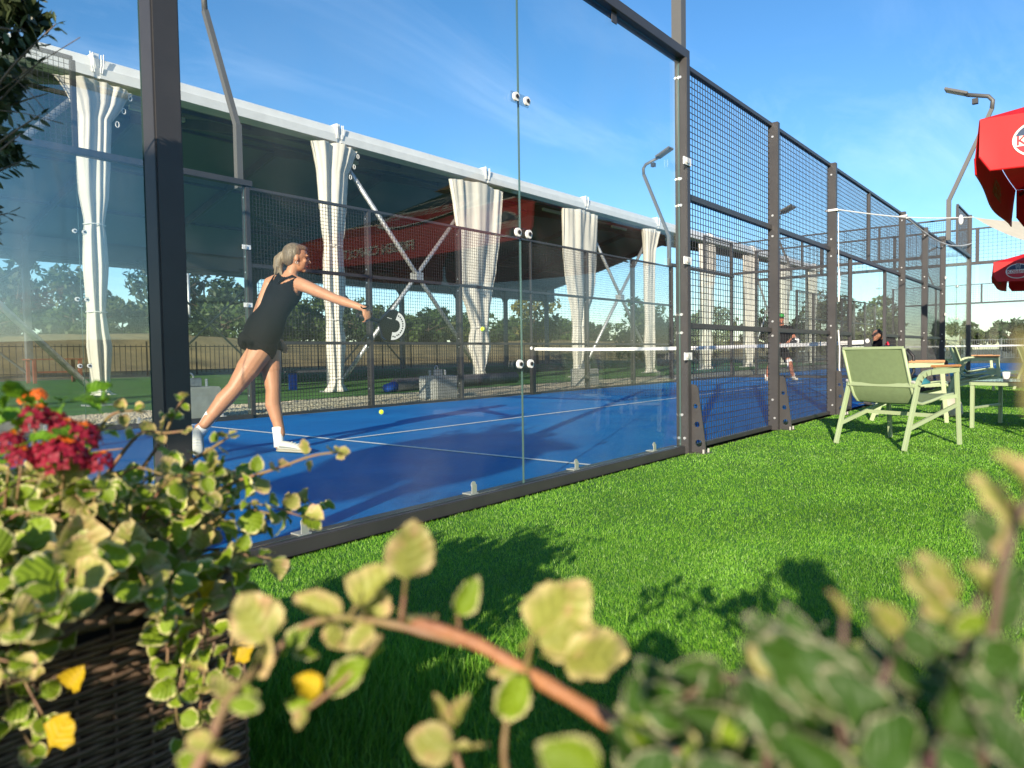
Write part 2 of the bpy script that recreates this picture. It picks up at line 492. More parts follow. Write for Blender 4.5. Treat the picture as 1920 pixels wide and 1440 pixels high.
def sill_bracket(parent, x, y, z, s=1):
    mb = MB().box((x-0.03, y+0.002*s if s > 0 else y-0.062, z), (x+0.03, y+0.062 if s > 0 else y-0.002, z+0.006))
    ya, yb = (y+0.002, y+0.008) if s > 0 else (y-0.008, y-0.002)
    mb.box((x-0.018, ya, z+0.006), (x+0.018, yb, z+0.050))
    mb.disc((x, ya if s < 0 else yb, z+0.050), (0, s, 0), 0.018, 0.004, 12)
    c = mb.build('sill_bracket', M['inox'], parent)
    MB().disc((x, (yb+0.004) if s > 0 else ya-0.004, z+0.047), (0, s, 0), 0.010, 0.008, 8).build('bolt', M['bolt'], c)

def brace_foot(parent, x, y0, sgn):
    """tapered plate with round holes standing out from the foot of a post"""
    pts = [(0, 0), (0.135, 0), (0.125, 0.10), (0.07, 0.50), (0.055, 0.525), (0.012, 0.53), (0, 0.52)]
    holes = [(0.05, 0.36, 0.018), (0.062, 0.22, 0.022), (0.075, 0.075, 0.028)]
    bm = bmesh.new()
    def ring(pp): 
        vs = [bm.verts.new((x, y0+sgn*p[0], p[1]+0.004)) for p in pp]
        return [bm.edges.new((vs[i], vs[(i+1) % len(vs)])) for i in range(len(vs))]
    es = ring(pts)
    for u, v, r in holes:
        es += ring([(u+r*math.cos(2*math.pi*k/12), v+r*math.sin(2*math.pi*k/12)) for k in range(12)])
    bmesh.ops.triangle_fill(bm, edges=es, use_beauty=True, use_dissolve=False)
    me = bpy.data.meshes.new('brace_foot')
    g = bmesh.ops.extrude_face_region(bm, geom=bm.faces[:])
    bmesh.ops.translate(bm, vec=(0.012, 0, 0), verts=[v for v in g['geom'] if isinstance(v, bmesh.types.BMVert)])
    bmesh.ops.recalc_face_normals(bm, faces=bm.faces)
    bm.to_mesh(me); bm.free(); me.materials.append(M['steel'])
    o = link('brace_foot', me, parent)
    y1, y2 = sorted((y0, y0+sgn*0.16))
    MB().box((x-0.05, y1+0.003, 0.0), (x+0.07, y2, 0.008)).build('base_plate', M['steel'], o)
    for dx in (-0.035, 0.055):
        MB().disc((x+dx, y0+sgn*0.13, 0.008), (0, 0, 1), 0.008, 0.03, 6).build('anchor_bolt', M['inox'], o)

def side_fence(Y, sgn, label, gate, detail, x0=0.0, bolts=True):
    """long side of a court: glass at both ends, mesh bays between posts; sgn points away from the court"""
    t = thing('court_fence', label, 'fence', (x0+10, Y, 0), world=True, group='enclosure walls of the near court')
    S = M['steel']
    y_in, y_out = Y, Y+sgn*0.10
    def ybox(xa, xb, ya, yb, za, zb, name, par=t, bev=0.004):
        lo = (xa, min(ya, yb), za); hi = (xb, max(ya, yb), zb)
        return MB().box(lo, hi).build(name, S, par, bevel=bev)
    px = [4.0, 6.0, 8.0, 12.0, 14.0, 16.0]
    for x in px:
        X = x0+x
        p = ybox(X-0.03, X+0.03, y_in, y_out, 0.0, 3.0, 'post')
        if bolts:
            ym = (y_in+y_out)/2
            for z in (0.12, 0.30, 0.93, 1.07, 1.90, 2.10, 2.86):
                bolt(p, (X-0.03, ym+sgn*0.02*(1 if z < 0.2 else 0), z))
            if x == 4.0: bolt(p, (X-0.03, ym-sgn*0.025, 0.12))
        if detail: brace_foot(t, X+0.031, y_out-sgn*0.02, sgn)
    # end glass, 3 m high, 4 m long
    for a in (0.0, 16.0):
        b = a+4
        near = a == 0
        xa = x0+a+(0.03 if near else 0.036); xb = x0+b-(0.036 if near else 0.03); xm = x0+a+2
        ybox(x0+a+(0.09 if near else 0.031), x0+b-(0.031 if near else 0.09), Y+sgn*0.075, Y-sgn*0.035, 0.0, 0.06, 'sill')
        ybox(x0+a-0.05 if near else x0+a-0.06, x0+b+0.06 if near else x0+b+0.05, Y+sgn*0.085, Y-sgn*0.02, 3.002, 3.075, 'top_beam')
        ga, gb = sorted((Y+sgn*0.030, Y+sgn*0.042))
        pane(t, (xa, ga, 0.062), (xm-0.0015, gb, 3.0)); pane(t, (xm+0.0015, ga, 0.062), (xb, gb, 3.0))
        if detail or near:
            for z in (0.73, 1.45, 2.18): seam_clamp(t, xm, z, Y+sgn*0.043 if detail else Y+sgn*0.029, sgn if detail else -sgn)
            xp = x0+b if near else x0+a
            for z in (0.75, 1.474, 2.217): post_clamp(t, xp-0.03, z, Y+sgn*0.103 if detail else Y-sgn*0.003, sgn if detail else -sgn)
            for x in ((0.57, 1.60, 2.55, 3.57) if near else (16.6, 17.6, 18.6, 19.5)):
                sill_bracket(t, x0+x, Y+sgn*0.029, 0.061, -sgn)
            for x in (a+1.0, a+3.0):
                ybox(x0+x-0.03, x0+x+0.03, Y+sgn*0.05, Y+sgn*0.056, 2.93, 3.0, 'glass_clip', bev=0)
        # raised mesh over the outer two metres
        u0, u1 = (0.05, 2.0) if near else (18.0, 19.95)
        e = 2.0 if near else 18.0
        ybox(x0+e-0.025, x0+e+0.025, Y+sgn*0.01, Y+sgn*0.06, 3.077, 4.0, 'upper_post')
        ybox(x0+u0, x0+u1, Y+sgn*0.012, Y+sgn*0.058, 4.002, 4.04, 'rail')
        wires(t, 0, Y+sgn*0.035, x0+u0+(0 if near else 0.03), x0+u1-(0.03 if near else 0), 3.077, 4.0)
    # mesh bays
    bays = [(4, 6), (6, 8), (8, 12), (12, 14), (14, 16)]
    for a, b in bays:
        A, B = x0+a+0.031, x0+b-0.031
        g = gate and a == 8
        ybox(A, B, Y+sgn*0.045, Y, 2.96, 3.0, 'rail')
        ybox(A, B, Y+sgn*0.045, Y, 1.965, 2.015, 'rail')
        if not g:
            ybox(A, B, Y+sgn*0.045, Y, 0.965, 1.01, 'rail')
            ybox(A, B, Y+sgn*0.045, Y, 0.008, 0.045, 'rail')
            wires(t, 0, Y+sgn*0.022, A, B, 0.045, 0.965); wires(t, 0, Y+sgn*0.022, A, B, 1.01, 1.965)
            if b-a == 4:
                for za, zb in ((0.046, 0.964), (1.011, 1.964), (2.016, 2.959)):
                    ybox(x0+9.98, x0+10.02, Y+sgn*0.047, Y+sgn*0.004, za, zb, 'upper_post')
        else:
            for c0, c1, pc in ((8.031, 8.92, 8.92), (10.93, 11.969, 10.93)):
                pa, pb = (pc, pc+0.04) if pc < 10 else (pc-0.04, pc)
                ybox(x0+pa, x0+pb, Y+sgn*0.045, Y, 0.0, 1.963, 'gate_post')
                q0, q1 = (c0, c1) if pc < 10 else (pc, c1)
                ybox(x0+q0, x0+q1, Y+sgn*0.045, Y, 0.965, 1.01, 'rail')
                ybox(x0+q0, x0+q1, Y+sgn*0.045, Y, 0.008, 0.045, 'rail')
                wires(t, 0, Y+sgn*0.022, x0+q0, x0+q1, 0.045, 0.965); wires(t, 0, Y+sgn*0.022, x0+q0, x0+q1, 1.01, 1.965)
            ybox(x0+9.88, x0+9.92, Y+sgn*0.045, Y, 2.017, 2.958, 'upper_post')
        if g: 
            wires(t, 0, Y+sgn*0.022, A, x0+9.88, 2.015, 2.96); wires(t, 0, Y+sgn*0.022, x0+9.92, B, 2.015, 2.96)
        else: wires(t, 0, Y+sgn*0.022, A, B, 2.015, 2.96)
    return t

def back_wall(X, sgn, y0, y1, label, post_w=0.07):
    """short side of a court: three metres of glass, one metre of mesh above; sgn points away from the court"""
    t = thing('back_wall', label, 'glass wall', (X, (y0+y1)/2, 0), world=True, group='enclosure walls of the near court')
    S = M['steel']
    def xbox(xa, xb, ya, yb, za, zb, name, bev=0.004):
        return MB().box((min(xa, xb), ya, za), (max(xa, xb), yb, zb)).build(name, S, t, bevel=bev)
    n = int(round((y1-y0)/2))
    for Y, s in ((y0, -1), (y1, 1)):
        ya, yb = sorted((Y+s*0.004, Y+s*0.092))
        p = xbox(X+sgn*0.015, X-sgn*0.08, ya-0.0, yb, 0, 4.06, 'corner_post', 0.006)
    xbox(X+sgn*0.075, X-sgn*0.035, y0+0.01, y1-0.01, 0, 0.06, 'sill')
    xbox(X+sgn*0.079, X-sgn*0.02, y0+0.01, y1-0.01, 3.078, 3.15, 'top_beam')
    xbox(X+sgn*0.058, X+sgn*0.012, y0+0.01, y1-0.01, 4.0, 4.04, 'rail')
    ga, gb = sorted((X+sgn*0.002, X+sgn*0.014))
    for i in range(n):
        a = y0+2*i; b = a+2
        pane(t, (ga, a+(0.003 if i == 0 else 0.0015), 0.062), (gb, b-(0.003 if i == n-1 else 0.0015), 3.07))
        wires(t, 1, X+sgn*0.035, a+0.03, b-0.03, 3.152, 4.0)
        if i:
            xbox(X+sgn*0.06, X+sgn*0.01, a-0.025, a+0.025, 3.152, 3.998, 'upper_post')
            for z in (0.75, 1.6, 2.4): seam_clamp(t, a, z, X+sgn*0.015, sgn, axis=1)
    return t

side_fence(0.0, -1, 'dark grey fence along the lawn with two big clamped glass panes at its near end', True, True)
side_fence(6.0, 1, 'dark grey mesh fence on the gravel side of the blue court, seen through the glass', False, False)
back_wall(0.0, -1, 0.0, 6.0, 'glass back wall left of the thick dark corner post, with sky reflections, behind the player')
back_wall(20.0, 1, 0.0, 6.0, 'far glass end wall with a mesh strip above it, behind the man in the green cap')

# the next court beyond: its near and far ends and its lawn side
def simple_wall(p, q, z_glass, z_top, bay, label, name='court_fence', glass=True, meshed=True, step=0.1):
    t = thing(name, label, 'fence', ((p[0]+q[0])/2, (p[1]+q[1])/2, 0), world=True, group='enclosure walls of the next court')
    ax = 0 if abs(q[0]-p[0]) > abs(q[1]-p[1]) else 1
    L = abs(q[ax]-p[ax]); n = int(round(L/bay)); a0 = min(p[ax], q[ax]); c = p[1-ax]
    def B(a, b, za, zb, w, nm, m=M['steel'], off=0.0):
        lo = [0, 0, za]; hi = [0, 0, zb]; lo[ax], hi[ax] = a, b; lo[1-ax], hi[1-ax] = c-w/2+off, c+w/2+off
        return MB().box(lo, hi).build(nm, m, t)
    for i in range(n+1):
        a = a0+i*L/n; e = i in (0, n)
        B(a-0.04, a+0.04, 0 if (e or not glass) else z_glass+0.082, z_top, 0.08, 'post' if (e or not glass) else 'upper_post')
        if i < n:
            b = a0+(i+1)*L/n
            if glass: 
                lo = [0, 0, 0.05]; hi = [0, 0, z_glass]; lo[ax], hi[ax] = a+0.045, b-0.045; lo[1-ax], hi[1-ax] = c-0.006, c+0.006
                pane(t, tuple(lo), tuple(hi))
                wires(t, ax, c, a+0.045, b-0.045, z_glass+0.08, z_top-0.04, step, 0.003)
            else:
                wires(t, ax, c, a+0.045, b-0.045, 0.05, z_top-0.04, step, 0.003)
                B(a+0.041, b-0.041, 0.965, 1.01, 0.05, 'rail'); B(a+0.041, b-0.041, 1.965, 2.01, 0.05, 'rail')
            B(a+0.041, b-0.041, z_top-0.04, z_top, 0.05, 'rail')
    if glass: B(a0+0.041, a0+L-0.041, z_glass, z_glass+0.08, 0.09, 'top_beam')
    return t
simple_wall((21.9, -4), (21.9, 6), 3.02, 4.0, 2.0, 'glass and mesh wall of the next court, right behind the far glass end wall')
simple_wall((42, -4), (42, 6), 3.0, 4.0, 2.0, 'farthest glass and mesh wall, at the other end of the next court')
simple_wall((26, 6.02), (38, 6.02), 3.0, 3.0, 2.0, 'mesh side of the next court nearest the tent', glass=False)
simple_wall((26, -4.02), (38, -4.02), 3.0, 3.0, 2.0, 'mesh side of the next court beyond the far dark chairs', glass=False)
# court behind the photographer, seen as a reflection in the left-hand glass
simple_wall((-6.5, -0.6), (-6.5, 5.4), 3.0, 3.0, 2.0, 'mesh fence behind the viewer, mirrored in the left glass wall', glass=False, step=0.05)

# ------------------------------------------------------------------ nets
def net(x, y0, y1, label):
    t = thing('court_net', label, 'net', (x, (y0+y1)/2, 0), world=True, group='court nets')
    for y in (y0, y1):
        p = MB().box((x-0.045, y-0.045, 0), (x+0.045, y+0.045, 0.93)).build('net_post', M['steel'], t, bevel=0.006)
        MB().ball((x-0.03, y, 0.90), 0.035, 10, 6).build('winder', M['whitep'], p)
        MB().box((x-0.12, y-0.1, 0.005), (x+0.12, y+0.1, 0.014)).build('base_plate', M['steel'], p)
    ya, yb = y0+0.05, y1-0.05; n = 30
    def zt(y): 
        u = (y-(ya+yb)/2)/((yb-ya)/2); return 0.875+0.04*u*u
    pts = [ya+(yb-ya)*i/n for i in range(n+1)]
    vs = []; fs = []
    for i, y in enumerate(pts):
        for dx in (-0.006, 0.006):
            vs += [(x+dx, y, zt(y)-0.055), (x+dx, y, zt(y))]
    for i in range(n):
        o = 4*i; fs += [(o, o+4, o+5, o+1), (o+2, o+3, o+7, o+6), (o+1, o+5, o+7, o+3), (o, o+2, o+6, o+4)]
    MB().add(vs, fs).build('tape', mat('white_net_tape_%d' % x, (0.80, 0.80, 0.77), 0.7), t)
    mb = MB(); r = 0.0016
    k = int((yb-ya)/0.05)
    for i in range(k+1):
        y = ya+(yb-ya)*i/k; mb.box((x-r, y-r, 0.03), (x+r, y+r, zt(y)-0.055))
    for j in range(17):
        z = 0.04+j*0.047
        mb.box((x-r, ya, z-r), (x+r, yb, z+r))
    o = mb.build('net_mesh', M['wire'], t); o['kind'] = 'stuff'
    return t
net(10.0, 0.0, 6.0, 'black net with a white top tape across the near blue court')
net(32.0, -4.0, 6.0, 'far net with a white top tape across the next court, beyond the dark chairs')

# ------------------------------------------------------------------ floodlight posts
def lamp(x, y, out, z0, label, heads=1, ztop=5.9, lean=0.72, s=1.0):
    """pole that leans away from the court, then turns back over it with a flat head"""
    t = thing('lamp_post', label, 'floodlight', (x, y, 0), world=True, group='floodlight posts around the courts')
    g = M['lampgrey']
    yb = y+out*0.03
    MB().box((x-0.04, yb-0.04, z0), (x+0.04, yb+0.04, 3.83)).build('pole', g, t)
    zk = 5.72
    pl = [(x, yb, 3.80), (x, yb+out*lean, 5.50)]
    MB().bar(pl[0], pl[1], 0.07, 0.07, up=(1, 0, 0)).build('pole', g, t)
    c = [(x, yb+out*lean, 5.49), (x, yb+out*(lean+0.015), 5.66), (x, yb+out*(lean-0.06), 5.76), (x, yb+out*(lean-0.42), 5.87)]
    a = MB().tube([Vector(p) for p in c], 0.04, 8).build('arm', g, t, smooth=True)
    MB().box((x-0.05, yb+out*(lean-0.28)-0.05, 5.66), (x+0.05, yb+out*(lean-0.28)+0.05, 5.76)).build('driver_box', M['blackp'], a)
    for i in range(heads):
        ox = (i-(heads-1)/2)*0.36
        e = Vector((x+ox, yb+out*(lean-0.40), 5.88)); f = Vector((x+ox, yb+out*(lean-0.80), 6.06))
        if heads > 1: MB().bar((x, e.y, e.z-0.02), (x+ox, e.y, e.z-0.02), 0.04).build('bracket', g, t)
        h = MB().bar(e, f, 0.26, 0.05, up=(0, 0, 1)).build('lamp_head', g, t, bevel=0.008)
        d = (f-e); n = Vector((0, out*(-0.18)*-1, -0.4)).normalized(); n = d.cross(Vector((1, 0, 0))).normalized()
        if n.z > 0: n = -n
        q = MB().bar(e+d*0.15+n*0.027, e+d*0.92+n*0.027, 0.2, 0.006).build('lens', M['lens'], h)
    return t
M['lampgrey'] = mat('lamp_grey', (0.10, 0.10, 0.095), 0.45)
M['lens'] = mat('lamp_lens', (0.45, 0.42, 0.30), 0.25)
lamp(3.985, 0.0, -1, 3.078, 'floodlight post rising from the fence post at the near glass, cut off at top')
lamp(16.1, -0.10, -1, 3.0, 'floodlight post at the far end of the lawn-side fence, beside the red parasol')
lamp(4.0, 6.17, 1, 3.0, 'floodlight post behind the woman player, bending left beside the thick corner post')
lamp(16.1, 6.12, 1, 3.0, 'floodlight post in front of the white tent edge, left of the post with white clamps')
lamp(26.0, 6.2, 1, 3.0, 'double-headed floodlight seen through the wire mesh above the tent edge', heads=2)
lamp(26.0, -4.2, -1, 3.0, 'floodlight post of the next court beyond the hanging rope')
lamp(42.2, 4.0, 1, 0.1, 'distant thin floodlight seen through the mesh behind the rope')

# ------------------------------------------------------------------ tent with curtains
T = thing('event_tent', 'long white-edged tent with a dark open inside, beyond the blue court', 'tent', (19.4, 20.5, 0), world=True)
EY, EZ = 10.5, 5.85
X0, X1 = -6.0, 44.8
SP = [-0.94-4.94, -0.94, 4.0, 8.94, 13.88, 18.82, 23.76, 28.7, 33.64, 38.58, 43.5]
def eave_run(a, b):
    prof = [(0.0, -0.36), (-0.045, -0.355), (-0.05, -0.19), (-0.015, -0.17), (0.02, -0.03), (0.06, 0.0), (0.30, 0.09), (0.30, -0.36)]
    return MB().prism([(a, EY+y, EZ+z) for y, z in prof], (b-a, 0, 0))
for a, b in zip([X0]+[s+0.05 for s in SP[1:]], [s-0.05 for s in SP[1:]]+[X1]):
    if b > a:
        o = eave_run(a, b).build('eave_beam', [M['eave'], M['eavecap']], T)
        for p in o.data.polygons:
            if p.normal.y < -0.2 and p.center.z > EZ-0.175: p.material_index = 1
for s in SP[1:]:
    c = MB().box((s-0.05, EY-0.02, EZ-0.36), (s+0.05, EY+0.3, EZ+0.05)).build('eave_joint', M['pvc'], T)
    for dx in (-0.10, -0.06, 0.07, 0.11):
        MB().tube([(s+dx, EY-0.06, EZ+0.02+0.04*random.random()), (s+dx*0.9, EY-0.07, EZ-0.15), (s+dx*0.7, EY-0.06, EZ-0.28)], 0.012, 5).build('lacing', M['pvc'], c)
# roof: two slopes with slight sag between the frames, far eave at Y = 30.5
def slope(ya, za, yb, zb):
    vs = []; fs = []; nx, ny = 80, 6
    for j in range(ny+1):
        v = j/ny
        for i in range(nx+1):
            x = X0+(X1-X0)*i/nx
            ph = ((x+0.94) % 4.94)/4.94
            vs.append((x, ya+(yb-ya)*v, za+(zb-za)*v-0.12*math.sin(math.pi*ph)**2*math.sin(math.pi*v)))
    fs = [(j*(nx+1)+i, j*(nx+1)+i+1, (j+1)*(nx+1)+i+1, (j+1)*(nx+1)+i) for j in range(ny) for i in range(nx)]
    return MB().add(vs, fs)
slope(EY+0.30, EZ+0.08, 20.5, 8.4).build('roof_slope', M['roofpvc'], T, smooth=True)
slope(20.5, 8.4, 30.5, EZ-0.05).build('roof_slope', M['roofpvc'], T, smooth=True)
for s in SP[1:]:
    MB().bar((s, EY+0.45, EZ-0.12), (s, 20.5, 8.15), 0.12, 0.26).build('rafter', M['tentsteel'], T)
    MB().bar((s, 20.5, 8.15), (s, 30.3, EZ-0.15), 0.12, 0.26).build('rafter', M['tentsteel'], T)
    p = MB().box((s-0.09, EY+0.32, 0), (s+0.09, EY+0.5, EZ-0.2)).build('tent_post', M['tentsteel'], T)
    MB().box((s-0.2, EY+0.2, 0.003), (s+0.2, EY+0.62, 0.03)).build('base_plate', M['galv'], p)
    q = MB().box((s-0.11, 30.1, 0), (s+0.11, 30.35, EZ-0.3)).build('tent_post', M['tentsteel'], T)
    MB().prism([(s-0.11, 30.2, 4.45), (s+0.11, 30.2, 4.45), (s+0.75, 30.2, 5.2), (s-0.75, 30.2, 5.2)], (0, 0.1, 0)).build('gusset', M['tentsteel'], q)
for y in (13.9, 17.2, 20.5, 23.8, 27.1):
    z = EZ-0.0+(8.4-EZ)*(1-abs(y-20.5)/10.0)-0.22
    MB().bar((X0, y, z), (X1, y, z), 0.08, 0.1).build('purlin', M['tentsteel'], T)
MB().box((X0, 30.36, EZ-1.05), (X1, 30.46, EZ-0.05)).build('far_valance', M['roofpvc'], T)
MB().bar((X0, 30.3, 5.0), (X1, 30.3, 5.0), 0.12).build('purlin', M['tentsteel'], T)
# crossed struts in the near face
for i in (1, 3, 5, 8):
    a, b = SP[i], SP[i+1]
    for za, zb in ((0.22, 5.3), (5.3, 0.22)):
        MB().tube([(a+0.12, EY+(0.24 if za < 1 else 0.14), za), (b-0.12, EY+(0.24 if za < 1 else 0.14), zb)], 0.055, 8).build('cross_strut', M['galv'], T, smooth=True)
    k = (a+b)/2
    MB().box((k-0.12, EY+0.07, 2.66), (k+0.12, EY+0.30, 2.86)).build('strut_joint', M['galv'], T)
for i in (2, 4, 6):
    a, b = SP[i], SP[i+1]
    for za, zb in ((0.3, 4.6), (4.6, 0.3)):
        MB().tube([(a+0.12, 30.0, za), (b-0.12, 30.0, zb)], 0.05, 6).build('cross_strut', M['tentsteel'], T)
for i in range(1, 10):    # lights strung under the roof
    x = SP[i]+2.47
    MB().bar((x-0.6, 13.6, 6.2), (x+0.6, 13.6, 6.2), 0.09).build('tube_lamp', M['whitep'], T)

# curtains: profile rows (height, offset along X, half width)
CUR = [
 (4.00, [(5.45,-.02,.62),(5.09,0,.42),(4.82,-.04,.28),(4.11,-.07,.27),(3.6,-.08,.24),(3.06,-.09,.155),(2.9,-.09,.18),(2.4,-.09,.20),(1.6,-.11,.145),(1.3,-.10,.17),(1.02,-.08,.20),(.39,-.08,.14),(.26,-.08,.13),(.20,-.05,.22)]),
 (8.94, [(5.47,-.04,.62),(5.1,-.08,.50),(4.85,-.12,.41),(4.75,-.12,.40),(4.21,-.13,.36),(3.6,-.14,.30),(3.23,-.15,.235),(2.9,-.15,.26),(2.53,-.14,.28),(2.07,-.14,.27),(1.6,-.16,.19),(1.13,-.14,.25),(.6,-.15,.2),(.31,-.16,.155),(.2,-.16,.18),(.03,-.15,.33)]),
 (13.88,[(5.42,-.29,1.06),(4.6,-.27,.95),(4.04,-.26,.87),(3.2,-.35,.78),(2.52,-.42,.64),(1.9,-.34,.42),(1.52,-.30,.31),(1.3,-.31,.38),(1.01,-.32,.44),(.6,-.3,.27),(.36,-.3,.14),(.25,-.25,.2),(.06,-.21,.36)]),
 (18.82,[(5.42,-.19,1.02),(4.6,-.22,1.0),(4.02,-.25,.98),(3.3,-.25,.9),(2.73,-.24,.75),(2.1,-.33,.48),(1.66,-.41,.29),(1.18,-.41,.35),(.8,-.43,.3),(.4,-.45,.22),(.25,-.44,.24),(.05,-.43,.42)]),
 (23.76,[(5.42,-.34,.66),(5.0,-.42,.5),(4.58,-.51,.37),(3.9,-.53,.36),(3.19,-.55,.35),(1.8,-.53,.31),(1.0,-.54,.40),(.2,-.49,.25),(.04,-.45,.46)]),
 (28.70,[(5.4,-.2,.85),(4.4,-.2,.75),(3.2,-.25,.55),(1.7,-.3,.34),(1.0,-.3,.45),(.25,-.3,.3),(.04,-.3,.5)]),
 (33.64,[(5.4,-.2,.95),(4.2,-.2,.8),(3.0,-.25,.62),(1.6,-.3,.4),(1.0,-.3,.5),(.25,-.3,.3),(.04,-.3,.5)]),
 (38.58,[(5.4,-.2,.8),(4.4,-.2,.7),(3.2,-.25,.6),(1.7,-.3,.4),(1.0,-.3,.5),(.25,-.3,.35),(.04,-.3,.5)]),
 (43.50,[(5.4,-.2,.8),(4.4,-.2,.7),(3.2,-.25,.55),(1.7,-.3,.4),(1.0,-.3,.5),(.25,-.3,.35),(.04,-.3,.5)]),
 (-0.94,[(5.4,-.1,.8),(4.6,-.1,.5),(3.2,-.1,.2),(2.4,-.1,.3),(1.3,-.1,.18),(.25,-.1,.2),(.04,-.1,.4)]),
]
CUR_LABEL = ['white tied curtain left of the thick corner post, its hem flared at the foot',
 'white tied curtain right behind the woman player, pinched at shoulder height',
 'wide white curtain behind the flying ball, narrowing to a knot near the ground',
 'white curtain split by a dark fence post, right of the glass seam',
 'narrow white curtain just left of the post with white clamps',
 'white curtain seen through the first bay of wire mesh, standing on the gravel edge',
 'second white curtain seen through the mesh, behind the dark inner fence post',
 'white curtain behind the man in the green cap',
 'last and farthest white curtain, at the end of the tent',
 'white curtain at the outer left end of the tent, beyond the olive branches']
def curtain(X, rows, label, seed):
    rr = random.Random(seed)
    nth = 72; rows = sorted(rows, reverse=True)
    zs = []; n = 44
    z_hi, z_lo = rows[0][0], rows[-1][0]
    for i in range(n+1): zs.append(z_hi+(z_lo-z_hi)*i/n)
    for z, _, _ in rows: zs.append(z)
    zs = sorted(set(round(z, 3) for z in zs), reverse=True)
    ph = [rr.random()*6.28 for _ in range(4)]
    vs = []
    for z in zs:
        for k in range(len(rows)-1):
            if rows[k][0] >= z >= rows[k+1][0]: break
        a, b = rows[k], rows[k+1]; t = (a[0]-z)/max(1e-6, a[0]-b[0]); t = t*t*(3-2*t)*0.5+t*0.5
        off = a[1]+(b[1]-a[1])*t; w = a[2]+(b[2]-a[2])*t
        d = 0.10+0.12*min(w, 0.5)
        fa = 0.030+0.05*min(1, w/0.6)
        for j in range(nth):
            th = 2*math.pi*j/nth
            u = math.cos(th); fold = 0.55*math.sin(9*th+ph[0]+1.1*math.sin(z*0.8+ph[1])+1.3*math.sin(th*2+ph[3]))+0.75*math.sin(5*th+ph[2]+1.0*math.sin(z*0.7)+0.8*math.sin(3*th+ph[1]))+0.22*math.sin(17*th+ph[3]+0.9*math.sin(z*2.1))*math.sin(z*1.7+th+ph[2])
            top = max(0.0, min(1.0, (z-3.6)/1.6))
            fold += (0.55*math.sin(19*th+ph[1]+0.4*math.sin(z*2))+0.12*math.sin(31*th+ph[2]))*(0.15+0.85*top)
            y = math.sin(th)*d+fold*fa*(0.35+0.65*abs(math.sin(th)))
            xx = u*w*(1+0.02*fold)
            vs.append((X+off+xx, EY+0.05+y*0.75, z-(0.06*abs(u) if z == zs[0] else 0)))
    fs = [(i*nth+j, (i+1)*nth+j, (i+1)*nth+(j+1) % nth, i*nth+(j+1) % nth) for i in range(len(zs)-1) for j in range(nth)]
    t = thing('curtain', label, 'curtain', (X, EY, 0), world=True, group='tied white curtains along the tent edge')
    MB().add(vs, fs).build('curtain_cloth', M['curtain'], t, smooth=True)
    # tie cords at the narrow spots
    for k in range(1, len(rows)-1):
        if rows[k][2] < rows[k-1][2] and rows[k][2] <= rows[k+1][2]+0.001 and rows[k][2] < 0.5:
            z, off, w = rows[k]; d = 0.10+0.12*w+0.06
            MB().tube([(X+off+(w+0.015)*math.cos(q*math.pi/10), EY+0.05+d*0.75*math.sin(q*math.pi/10), z+0.004*math.sin(q)) for q in range(21)], 0.008, 5).build('tie_cord', M['pvc'], t)
    if X in (4.0, 8.94):    # eyelet loops down the right edge of the cloth
        for z in (5.3, 5.05, 4.8):
            MB().tube([(X+0.6-(5.45-z)*0.45+0.03*math.cos(q), EY-0.02, z+0.05*math.sin(q)) for q in np.linspace(0, 6.28, 11)], 0.008, 5).build('eyelet_loop', M['pvc'], t)
for i, (X, rows) in enumerate(CUR): curtain(X, rows, CUR_LABEL[i], i)
# ------------------------------------------------------------------ parasols
M['red'] = mat('red_canvas', (0.62, 0.012, 0.014), 0.6, noise=0.06, nscale=6, trans=0.18)
M['navy'] = mat('navy_canvas', (0.012, 0.025, 0.055), 0.6, noise=0.1, nscale=6, trans=0.10)
M['cream'] = mat('cream_canvas', (0.70, 0.64, 0.50), 0.65, noise=0.05, nscale=6, trans=0.25)
M['tan'] = mat('tan_canvas', (0.42, 0.24, 0.10), 0.65, noise=0.08, nscale=6, trans=0.2)
M['print_white'] = mat('white_print', (0.80, 0.76, 0.66), 0.6)
M['print_dim'] = mat('dull_print', (0.34, 0.15, 0.13), 0.6)  # lettering in a duller tone than the white print on the other sides
M['print_red'] = mat('red_print', (0.55, 0.015, 0.03), 0.6)
M['print_navy'] = mat('navy_print', (0.02, 0.045, 0.10), 0.6)
M['ribsteel'] = mat('parasol_rib', (0.10, 0.10, 0.10), 0.4, metal=0.5)
M['wood'] = mat('teak', (0.42, 0.20, 0.075), 0.55, noise=0.25, nscale=9, stretch=(1, 12, 12))

